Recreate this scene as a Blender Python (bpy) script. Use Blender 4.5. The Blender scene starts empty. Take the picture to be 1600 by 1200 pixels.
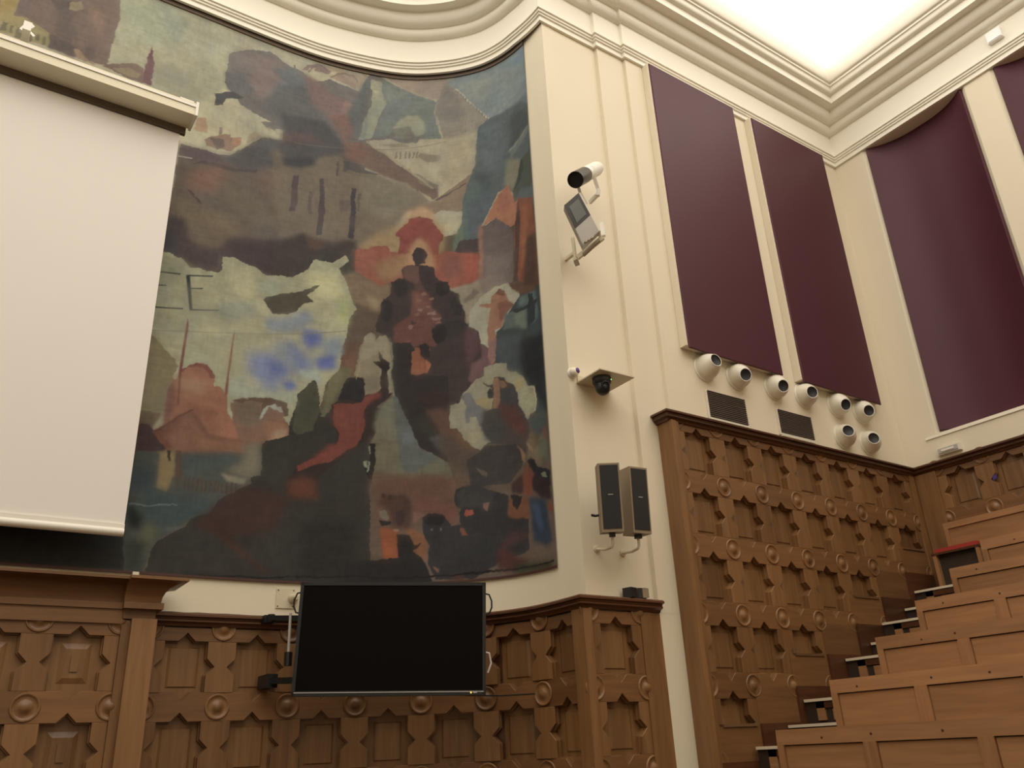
import bpy, bmesh, math, random
import numpy as np
from mathutils import Vector, Matrix
random.seed(7)
C = bpy.context.scene.collection
# ------------------------------------------------------------------ units
# the room is laid out in units of the distance to the side wall (1 unit = U metres), heights measured from eye level
U, EYE = 5.8, 1.6
def W(x, y, z): return Vector((x*U, y*U, z*U + EYE))
# ------------------------------------------------------------------ camera
YAW, PIT, ROL, FPX = math.radians(35.3154), math.radians(23.5963), math.radians(-2.7693), 1319.57
_f = Vector((math.sin(YAW)*math.cos(PIT), math.cos(YAW)*math.cos(PIT), math.sin(PIT)))
_r = Vector((math.cos(YAW), -math.sin(YAW), 0)); _u = _r.cross(_f)
_r, _u = (math.cos(ROL)*_r + math.sin(ROL)*_u), (-math.sin(ROL)*_r + math.cos(ROL)*_u)
cd = bpy.data.cameras.new('camera'); cam = bpy.data.objects.new('camera', cd); C.objects.link(cam)
cd.sensor_width = 36; cd.lens = 36*FPX/1600; cd.clip_end = 200
cam.matrix_world = Matrix(((_r.x, _u.x, -_f.x, 0), (_r.y, _u.y, -_f.y, 0), (_r.z, _u.z, -_f.z, EYE), (0, 0, 0, 1)))
bpy.context.scene.camera = cam
def ray(px, py): return _f*FPX + _r*(px-800) + _u*(600-py)
def atY(px, py, Y): d = ray(px, py); t = Y/d.y; return (d.x*t, Y, d.z*t)
def atX(px, py, X): d = ray(px, py); t = X/d.x; return (X, d.y*t, d.z*t)
def atZ(px, py, Z): d = ray(px, py); t = Z/d.z; return (d.x*t, d.y*t, Z)
# ------------------------------------------------------------------ world, exposure, main light strength
wd = bpy.data.worlds.new('world'); bpy.context.scene.world = wd; wd.use_nodes = True
wd.node_tree.nodes['Background'].inputs[0].default_value = (.9, .8, .65, 1)
wd.node_tree.nodes['Background'].inputs[1].default_value = .02
vs = bpy.context.scene.view_settings
vs.view_transform = 'Standard'; vs.look = 'None'; vs.gamma = 1; vs.use_curve_mapping = False
vs.exposure = 0.0
LIGHT = 2.3                       # radiance of the luminous ceiling
LIGHT_COL = (1.0, .935, .84)
# ------------------------------------------------------------------ materials
def nt(name):
    m = bpy.data.materials.new(name); m.use_nodes = True; t = m.node_tree
    return m, t, t.nodes['Principled BSDF']
def N(t, k, **kw):
    n = t.nodes.new(k)
    for a, b in kw.items(): setattr(n, a, b)
    return n
def plain(name, col, rough=.6, metal=0, spec=.5, emit=None, bump=.0, bscale=60, vary=.0):
    m, t, b = nt(name)
    b.inputs['Base Color'].default_value = (*col, 1); b.inputs['Roughness'].default_value = rough
    b.inputs['Metallic'].default_value = metal; b.inputs['Specular IOR Level'].default_value = spec
    tc = N(t, 'ShaderNodeTexCoord')
    if vary:
        n = N(t, 'ShaderNodeTexNoise'); n.inputs['Scale'].default_value = 1.3; n.inputs['Detail'].default_value = 5
        t.links.new(tc.outputs['Object'], n.inputs['Vector'])
        mx = N(t, 'ShaderNodeMix', data_type='RGBA')
        mx.inputs[6].default_value = (*[c*(1-vary) for c in col], 1); mx.inputs[7].default_value = (*[min(1, c*(1+vary)) for c in col], 1)
        t.links.new(n.outputs['Fac'], mx.inputs[0]); t.links.new(mx.outputs[2], b.inputs['Base Color'])
    if bump:
        n = N(t, 'ShaderNodeTexNoise'); n.inputs['Scale'].default_value = bscale; n.inputs['Detail'].default_value = 3
        t.links.new(tc.outputs['Object'], n.inputs['Vector'])
        bp = N(t, 'ShaderNodeBump'); bp.inputs['Strength'].default_value = bump; bp.inputs['Distance'].default_value = .004
        t.links.new(n.outputs['Fac'], bp.inputs['Height']); t.links.new(bp.outputs[0], b.inputs['Normal'])
    if emit: b.inputs['Emission Color'].default_value = (*emit[0], 1); b.inputs['Emission Strength'].default_value = emit[1]
    return m
def oak(name, axis='Z', dark=(.130, .061, .022), light=(.275, .139, .054), rough=.42, amt=1.0):
    m, t, b = nt(name)
    tc = N(t, 'ShaderNodeTexCoord'); oi = N(t, 'ShaderNodeObjectInfo')
    mp = N(t, 'ShaderNodeMapping'); s = {'Z': (14, 14, 1.1), 'X': (1.1, 14, 14), 'Y': (14, 1.1, 14)}[axis]
    mp.inputs['Scale'].default_value = s; t.links.new(tc.outputs['Object'], mp.inputs['Vector'])
    mu = N(t, 'ShaderNodeMath', operation='MULTIPLY'); mu.inputs[1].default_value = 37.0; t.links.new(oi.outputs['Random'], mu.inputs[0])
    n = N(t, 'ShaderNodeTexNoise', noise_dimensions='4D'); n.inputs['Scale'].default_value = 1.6; n.inputs['Detail'].default_value = 6; n.inputs['Distortion'].default_value = .6
    t.links.new(mp.outputs[0], n.inputs['Vector']); t.links.new(mu.outputs[0], n.inputs['W'])
    n2 = N(t, 'ShaderNodeTexNoise', noise_dimensions='4D'); n2.inputs['Scale'].default_value = .35; n2.inputs['Detail'].default_value = 2
    t.links.new(mp.outputs[0], n2.inputs['Vector']); t.links.new(mu.outputs[0], n2.inputs['W'])
    ad = N(t, 'ShaderNodeMath', operation='MULTIPLY_ADD'); ad.inputs[1].default_value = .55; t.links.new(n.outputs['Fac'], ad.inputs[0])
    m3 = N(t, 'ShaderNodeMath', operation='MULTIPLY'); m3.inputs[1].default_value = .45; t.links.new(n2.outputs['Fac'], m3.inputs[0]); t.links.new(m3.outputs[0], ad.inputs[2])
    # per-piece tone
    tn = N(t, 'ShaderNodeMath', operation='MULTIPLY_ADD'); tn.inputs[1].default_value = .22; tn.inputs[2].default_value = -.11; t.links.new(oi.outputs['Random'], tn.inputs[0])
    a2 = N(t, 'ShaderNodeMath', operation='ADD'); t.links.new(ad.outputs[0], a2.inputs[0]); t.links.new(tn.outputs[0], a2.inputs[1])
    cr = N(t, 'ShaderNodeValToRGB'); cr.color_ramp.elements[0].position = .28; cr.color_ramp.elements[1].position = .74
    cr.color_ramp.elements[0].color = (*dark, 1); cr.color_ramp.elements[1].color = (*light, 1)
    t.links.new(a2.outputs[0], cr.inputs[0]); t.links.new(cr.outputs[0], b.inputs['Base Color'])
    b.inputs['Roughness'].default_value = rough
    bp = N(t, 'ShaderNodeBump'); bp.inputs['Strength'].default_value = .25; bp.inputs['Distance'].default_value = .003
    t.links.new(n.outputs['Fac'], bp.inputs['Height']); t.links.new(bp.outputs[0], b.inputs['Normal'])
    return m
CREAM = (.74, .67, .52)
M = {}
M['plaster'] = plain('cream_plaster', CREAM, .75, bump=.15, bscale=9, vary=.03)
M['cornice'] = plain('cream_gesso', (.88, .84, .73), .7, bump=.1, bscale=14, vary=.02)
M['oak_v'] = oak('oak_vertical', 'Z'); M['oak_h'] = oak('oak_horizontal', 'X', (.120, .055, .021), (.245, .118, .045))
M['oak_p'] = oak('oak_panel', 'Z', (.112, .053, .020), (.255, .132, .050))
M['oak_dark'] = oak('oak_dark', 'X', (.045, .016, .007), (.12, .045, .018), .35)
M['oak_cap'] = oak('oak_cap', 'X', (.10, .05, .022), (.22, .12, .06), .4)
M['bench'] = oak('bench_wood', 'Y', (.230, .108, .046), (.430, .222, .098), .4)
M['bench_v'] = oak('bench_wood_upright', 'Z', (.230, .108, .046), (.430, .222, .098), .4)
M['maroon'] = plain('maroon_cloth', (.070, .0145, .026), .5, spec=.36, bump=.3, bscale=350, vary=.08)
M['screen'] = plain('screen_cloth', (.79, .755, .705), .85, vary=.01)
M['casing'] = plain('casing_metal', (.72, .66, .50), .45)
M['slot'] = plain('slot_dark', (.10, .075, .05), .7)
M['black'] = plain('black_plastic', (.012, .012, .013), .35)
M['glass'] = plain('screen_glass', (.004, .0032, .0028), .5, spec=.05)
M['black_metal'] = plain('black_metal', (.02, .022, .024), .4, metal=.4)
M['white'] = plain('white_plastic', (.80, .76, .68), .4)
M['white_matte'] = plain('white_enamel', (.74, .69, .58), .35)
M['cream_metal'] = plain('cream_metal', (.62, .55, .40), .45)
M['bright_white'] = plain('bright_white', (.93, .93, .92), .4)
M['silver'] = plain('silver_grey', (.42, .40, .37), .4)
M['grey_glass'] = plain('grey_display', (.10, .11, .105), .3)
M['taupe'] = plain('taupe_veneer', (.26, .20, .13), .5, vary=.08)
M['grille'] = plain('black_mesh', (.008, .008, .009), .55)
M['muzzle'] = plain('dark_muzzle', (.012, .013, .016), .5)
M['louver'] = plain('grey_louver', (.12, .10, .085), .5)
M['purple'] = plain('purple_lens', (.08, .04, .22), .1)
M['green_led'] = plain('green_led', (.1, .8, .1), .4, emit=((.25, 1, .15), 1.5))
M['amber_led'] = plain('amber_led', (.8, .5, .1), .4, emit=((1, .6, .1), 2.0))
M['nosing'] = plain('pale_nosing', (.70, .60, .44), .5)
M['redcloth'] = plain('red_cloth', (.36, .030, .022), .8)
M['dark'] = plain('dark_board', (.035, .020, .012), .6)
M['bluewood'] = plain('violet_card', (.05, .03, .16), .5)
M['floor'] = oak('floor_boards', 'Y', (.05, .03, .018), (.11, .065, .035), .5)
m, t, b = nt('luminous_ceiling')
b.inputs['Base Color'].default_value = (.8, .8, .78, 1); b.inputs['Emission Color'].default_value = (*LIGHT_COL, 1); b.inputs['Emission Strength'].default_value = LIGHT
M['laylight'] = m
# ------------------------------------------------------------------ mesh helpers (all coordinates in room units)
class MB:
    def __init__(s): s.v = []; s.f = []
    def quad(s, *p): i = len(s.v); s.v += [tuple(q) for q in p]; s.f.append(tuple(range(i, i+len(p))))
    def box(s, x0, x1, y0, y1, z0, z1):
        i = len(s.v); s.v += [(x, y, z) for z in (z0, z1) for y in (y0, y1) for x in (x0, x1)]
        s.f += [tuple(i+k for k in q) for q in ((0,2,3,1),(4,5,7,6),(0,1,5,4),(2,6,7,3),(0,4,6,2),(1,3,7,5))]; return s
    def hexa(s, a, b):                       # two quads (lists of 4 points) joined
        i = len(s.v); s.v += [tuple(q) for q in a] + [tuple(q) for q in b]
        s.f += [(i,i+1,i+2,i+3),(i+7,i+6,i+5,i+4)] + [(i+k, i+4+k, i+4+(k+1)%4, i+(k+1)%4) for k in range(4)]; return s
    def obox(s, c, h, R):                    # oriented box: centre, half sizes, 3x3 rotation
        c = Vector(c); P = [[c + R @ Vector((sx*h[0], y*h[1], sz*h[2])) for sx, sz in ((-1,-1),(1,-1),(1,1),(-1,1))] for y in (-1, 1)]
        return s.hexa(P[0], P[1])
    def tube(s, pts, r, n=8, cap=True):
        P = [Vector(p) for p in pts]; i0 = len(s.v)
        rr = r if isinstance(r, (list, tuple)) else [r]*len(P)
        up = None
        for k, p in enumerate(P):
            d = (P[min(k+1, len(P)-1)] - P[max(k-1, 0)]).normalized()
            if up is None: up = d.orthogonal().normalized()
            up = (up - d*up.dot(d)).normalized(); sd = d.cross(up)
            for j in range(n):
                a = 2*math.pi*j/n; s.v.append(tuple(p + (up*math.cos(a) + sd*math.sin(a))*rr[k]))
        for k in range(len(P)-1):
            for j in range(n):
                a, b_ = i0+k*n+j, i0+k*n+(j+1) % n; s.f.append((a, b_, b_+n, a+n))
        if cap: s.f += [tuple(i0+j for j in range(n))[::-1], tuple(i0+(len(P)-1)*n+j for j in range(n))]
        return s
    def lathe(s, c, ax, prof, n=24):         # prof: (radius, distance along axis)
        c = Vector(c); ax = Vector(ax).normalized(); up = ax.orthogonal().normalized(); sd = ax.cross(up); i0 = len(s.v)
        for r, h in prof:
            for j in range(n):
                a = 2*math.pi*j/n; s.v.append(tuple(c + ax*h + (up*math.cos(a)+sd*math.sin(a))*max(r, 1e-5)))
        for k in range(len(prof)-1):
            for j in range(n):
                a, b_ = i0+k*n+j, i0+k*n+(j+1) % n; s.f.append((a, b_, b_+n, a+n))
        return s
    def prism(s, poly, y0, y1, bev=0):       # poly in (x,z), counter-clockwise; front at y1 (room side, smaller y), bevelled
        n = len(poly); i = len(s.v)
        rings = [(poly, y0), (poly, y1 + bev), (inset(poly, bev), y1)] if bev else [(poly, y0), (poly, y1)]
        for pl, y in rings: s.v += [(a, y, c) for a, c in pl]
        for k in range(len(rings)-1):
            for j in range(n): a = i+k*n+j; b_ = i+k*n+(j+1) % n; s.f.append((a, b_, b_+n, a+n))
        s.f.append(tuple(i+(len(rings)-1)*n+j for j in range(n))); s.f.append(tuple(i+j for j in range(n))[::-1])
        return s
    def sweep(s, path, prof, closed=False, capends=True):    # prof: (p into the room, z)
        P = offs_normals(path, closed); n = len(prof); i0 = len(s.v)
        for (x, y), (nx, ny) in P:
            for p, z in prof: s.v.append((x+nx*p, y+ny*p, z))
        m_ = len(P)
        for k in range(m_ if closed else m_-1):
            for j in range(n-1):
                a = i0+k*n+j; b_ = i0+((k+1) % m_)*n+j; s.f.append((a, b_, b_+1, a+1))
        if capends and not closed: s.f += [tuple(i0+j for j in range(n)), tuple(i0+(m_-1)*n+j for j in range(n))[::-1]]
        return s
    def mesh(s, name, mat, origin=(0, 0, 0), smooth=False, local=False):
        me = bpy.data.meshes.new(name); o = Vector(origin)
        me.from_pydata([tuple((Vector(q)-o)*U) for q in s.v], [], s.f)
        bm = bmesh.new(); bm.from_mesh(me); bmesh.ops.recalc_face_normals(bm, faces=bm.faces); bm.to_mesh(me); bm.free()
        me.materials.append(M[mat] if isinstance(mat, str) else mat)
        if smooth:
            me.shade_smooth()
            try: me.set_sharp_from_angle(angle=math.radians(35))
            except Exception: pass
        return me
    def part(s, name, mat, parent=None, label=None, smooth=False, **k):
        og = parent['_o'] if parent is not None else k.get('origin', None)
        if og is None:
            a = np.array(s.v); og = (float((a[:,0].min()+a[:,0].max())/2), float((a[:,1].min()+a[:,1].max())/2), float(a[:,2].min()))
        me = s.mesh(name, mat, og, smooth); o = bpy.data.objects.new(name, me); C.objects.link(o)
        if parent is not None: o.parent = parent; o['_o'] = tuple(parent['_o'])
        else: o.location = W(*og); o['_o'] = tuple(og)
        if label: o['label'] = label
        return o
def inset(poly, d):
    n = len(poly); out = []
    for i in range(n):
        a = Vector(poly[i-1]); b_ = Vector(poly[i]); c = Vector(poly[(i+1) % n])
        e1 = (b_-a).normalized(); e2 = (c-b_).normalized(); n1 = Vector((-e1.y, e1.x)); n2 = Vector((-e2.y, e2.x))
        q = n1+n2; k = d*2/max(q.length_squared, .3); out.append(tuple(b_ + q*k))
    return out
def offs_normals(path, closed=False):
    P = [Vector(p) for p in path]; n = len(P); out = []
    for i in range(n):
        a = P[i-1] if (i > 0 or closed) else None; c = P[(i+1) % n] if (i < n-1 or closed) else None
        e = [(P[i]-a).normalized()] if a is not None else []
        if c is not None: e.append((c-P[i]).normalized())
        ns = [Vector((d.y, -d.x)) for d in e]
        q = ns[0] if len(ns) == 1 else (ns[0]+ns[1])*(2/max((ns[0]+ns[1]).length_squared, .05))*1.0
        out.append(((P[i].x, P[i].y), (q.x, q.y)))
    return out
def tag(o, label, cat, group=None):
    o['label'] = label; o['category'] = cat
    if group: o['group'] = group
    return o
def struct(o): o['kind'] = 'structure'; return o
def thing(name, label, cat, og, group=None):
    o = bpy.data.objects.new(name, None); C.objects.link(o); o.location = W(*og); o['_o'] = tuple(og); o.empty_display_size = .1
    return tag(o, label, cat, group)
def rot(yaw, pitch=0, roll=0): return Matrix.Rotation(yaw, 3, 'Z') @ Matrix.Rotation(pitch, 3, 'X') @ Matrix.Rotation(roll, 3, 'Y')
def place(me, name, parent, pos, rz=0, label=None):      # an instance of a shared mesh as a part
    o = bpy.data.objects.new(name, me); C.objects.link(o); o.parent = parent
    o.location = (Vector(pos)-Vector(parent['_o']))*U; o.rotation_euler = (0, 0, rz)
    if label: o['label'] = label
    return o
# ------------------------------------------------------------------ plan of the stage recess
PL = [(-1.9,1.392),(-.6,1.392),(.16,1.392),(.25,1.3905),(.36,1.389),(.45,1.386),(.51,1.380),(.58,1.3655),(.655,1.343),(.7075,1.318),(.75,1.288),(.79,1.252),(.822,1.212),(.842,1.170),(.853,1.128),(.857,1.08),(.857,1.037)]
def catmull(P, k=8):
    P = [Vector(p) for p in P]; out = []
    for i in range(len(P)-1):
        p0, p1, p2, p3 = P[max(i-1, 0)], P[i], P[i+1], P[min(i+2, len(P)-1)]; d = (p2-p1).length
        m1 = (p2-p0).normalized()*d; m2 = (p3-p1).normalized()*d
        for j in range(k):
            t = j/k; out.append((2*t**3-3*t*t+1)*p1 + (t**3-2*t*t+t)*m1 + (-2*t**3+3*t*t)*p2 + (t**3-t*t)*m2)
    out.append(P[-1]); return [(p.x, p.y) for p in out]
ALC = catmull(PL)
def offset_path(path, d): return [(x+nx*d, y+ny*d) for (x, y), (nx, ny) in offs_normals(path)]
class Arc:
    def __init__(s, path): s.p = np.array(path); s.l = np.r_[0, np.cumsum(np.linalg.norm(np.diff(s.p, axis=0), axis=1))]
    def at(s, q):
        x = float(np.interp(q, s.l, s.p[:, 0])); y = float(np.interp(q, s.l, s.p[:, 1])); e = .012
        a = [float(np.interp(q-e, s.l, s.p[:, i])) for i in (0, 1)]; b_ = [float(np.interp(q+e, s.l, s.p[:, i])) for i in (0, 1)]
        return x, y, math.atan2(b_[1]-a[1], b_[0]-a[0])
    def where_x(s, x): return float(np.interp(x, s.p[:120, 0], s.l[:120]))
PROBE = False
LIT_R = [0.62, 0.745, 0.86, 0.985, 1.1, 0.98]
LIT_G = [0.53, 0.645, 0.75, 0.865, 0.98, 0.86]
LIT_B = [0.42, 0.515, 0.6, 0.7, 0.79, 0.69]
# ================================================================== THE SETTING
FL = -EYE/U
XB, YS = 1.835, 1.02                       # back wall plane, side wall plane
XL, YR = -1.9, -1.5
HB = 1.42                                  # underside of the cornice
CT = 1.6405                                 # luminous ceiling
PIER = [(.857, 1.0374), (1.001, 1.0374), (1.001, 1.028), (1.0765, 1.028), (1.0765, YS)]
def wall(name, path, z0, z1, th=.03):
    o = MB().sweep(path, [(0, z0), (0, z1), (-th, z1), (-th, z0), (0, z0)]).part(name, 'plaster'); return struct(o)
g = MB()
for z0, z1, ymin in ((.199, HB+.05, 0), (FL, .1992, 1.052)):
    g.sweep([q for q in ALC if q[1] > ymin], [(0, z0), (0, z1), (-.03, z1), (-.03, z0), (0, z0)])
struct(g.part('wall_stage', 'plaster'))
g = MB()
for pth, z0, z1 in (([(.8571, 1.0374)] + PIER[1:] + [(1.09, YS)], .199, HB), ([(.8571, 1.0460), (1.001, 1.0460), (1.001, 1.028), (1.0765, 1.028), (1.0765, YS), (1.09, YS)], FL, .1992)):
    g.sweep(pth, [(0, z0), (0, z1), (-.03, z1), (-.03, z0), (0, z0)])
struct(g.part('wall_pier', 'plaster'))
wall('wall_side', [(1.09, YS), (XB, YS)], FL, HB)
# back wall: straight below the niches, niches between pilasters above
NZ = .622
def arcpts(y0, y1, depth, n=16): return [(XB + depth*(1-abs(2*k/n-1)**2.6), y0 + (y1-y0)*k/n) for k in range(n+1)]
niches = [(.935, .655), (.594, .314), (.253, -.027), (-.088, -.368)]
bw = MB(); bw.sweep([(XB, YS), (XB, YR)], [(-.06, NZ), (0, NZ), (0, FL), (-.06, FL)])
path = [(XB, YS)]
for a, b_ in niches: path += arcpts(a, b_, .047)
path.append((XB, YR)); bw.sweep(path, [(0, HB), (0, NZ)]); bw.box(XB+.0002, XB+.06, YR, YS, HB-.0006, HB+.03); bw.box(XB+.055, XB+.06, YR, YS, NZ, HB)
struct(bw.part('wall_back', 'plaster'))
wall('wall_left', [(XL, YR), (XL, 1.392)], FL, HB); wall('wall_rear', [(XB, YR), (XL, YR)], FL, HB)
struct(MB().box(XL-.03, XB+.05, YR-.03, 1.43, FL-.02, FL).part('floor', 'floor'))
# cornice all round
def tap(y): return .003 + .007*min(1, max(0, (y-1.045)/.075))
loop = [(x+nx*tap(y), y+ny*tap(y)) for (x, y), (nx, ny) in offs_normals(ALC)][:-1] + [(.8540, 1.0374)] + PIER[1:] + [(XB, YS), (XB, YR), (XL, YR)]
loop[0] = (XL, loop[0][1])
def ovo(p0, z0, w, h, n=6): return [(p0 + w*math.sin(math.pi/2*k/n), z0 + h*(1-math.cos(math.pi/2*k/n))) for k in range(n+1)]
def zz(zy, p): return zy*(YS-p)
prof = [(.0002, HB), (.006, HB), (.006, HB+.0115), (.0095, HB+.0125), (.0095, HB+.0165), (.0125, HB+.0175), (.0125, HB+.0225), (.016, HB+.0235), (.016, HB+.0275), (.0125, HB+.0285)]
FT = 1.5005*(YS-.014); prof += [(.0125, FT)] + ovo(.016, FT, .014, .016) + [(.030, FT+.019), (.034, FT+.0195)] + ovo(.036, FT+.0195, .018, .024)
SF = prof[-1][1]; prof += [(.056, SF+.0015), (.076, SF+.0015), (.076, SF+.0225), (.084, SF+.0235)] + ovo(.084, SF+.0235, .005, .013, 4) + [(.090, SF+.038), (.093, SF+.0385), (.093, SF+.0445), (.096, SF+.045)]
prof += [(p, z) for p, z in ovo(.0945, SF+.045, .0095, CT-SF-.045, 8)] + [(.104, CT), (-.02, CT)]
struct(MB().sweep(loop, prof, closed=True).part('trim_1', 'cornice', smooth=True))
cl = MB(); cl.quad(*[(x+nx*.08, y+ny*.08, CT+.004) for (x, y), (nx, ny) in offs_normals(loop, True)])
struct(cl.part('ceiling', 'plaster'))
LX, LY = -1.3, -1.1
inner = [(x+nx*.097, y+ny*.097) for (x, y), (nx, ny) in offs_normals(loop, True)]
inner = [(max(x, LX), max(y, LY)) for x, y in inner]; poly = [q for i, q in enumerate(inner) if i == 0 or (Vector(q)-Vector(inner[i-1])).length > 1e-4]
g = MB(); g.quad(*[(x, y, CT+.0012) for x, y in poly]); tag(g.part('ceiling_light', 'laylight'), 'large glowing white ceiling light framed by the cornice at the top right', 'ceiling light')
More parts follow.
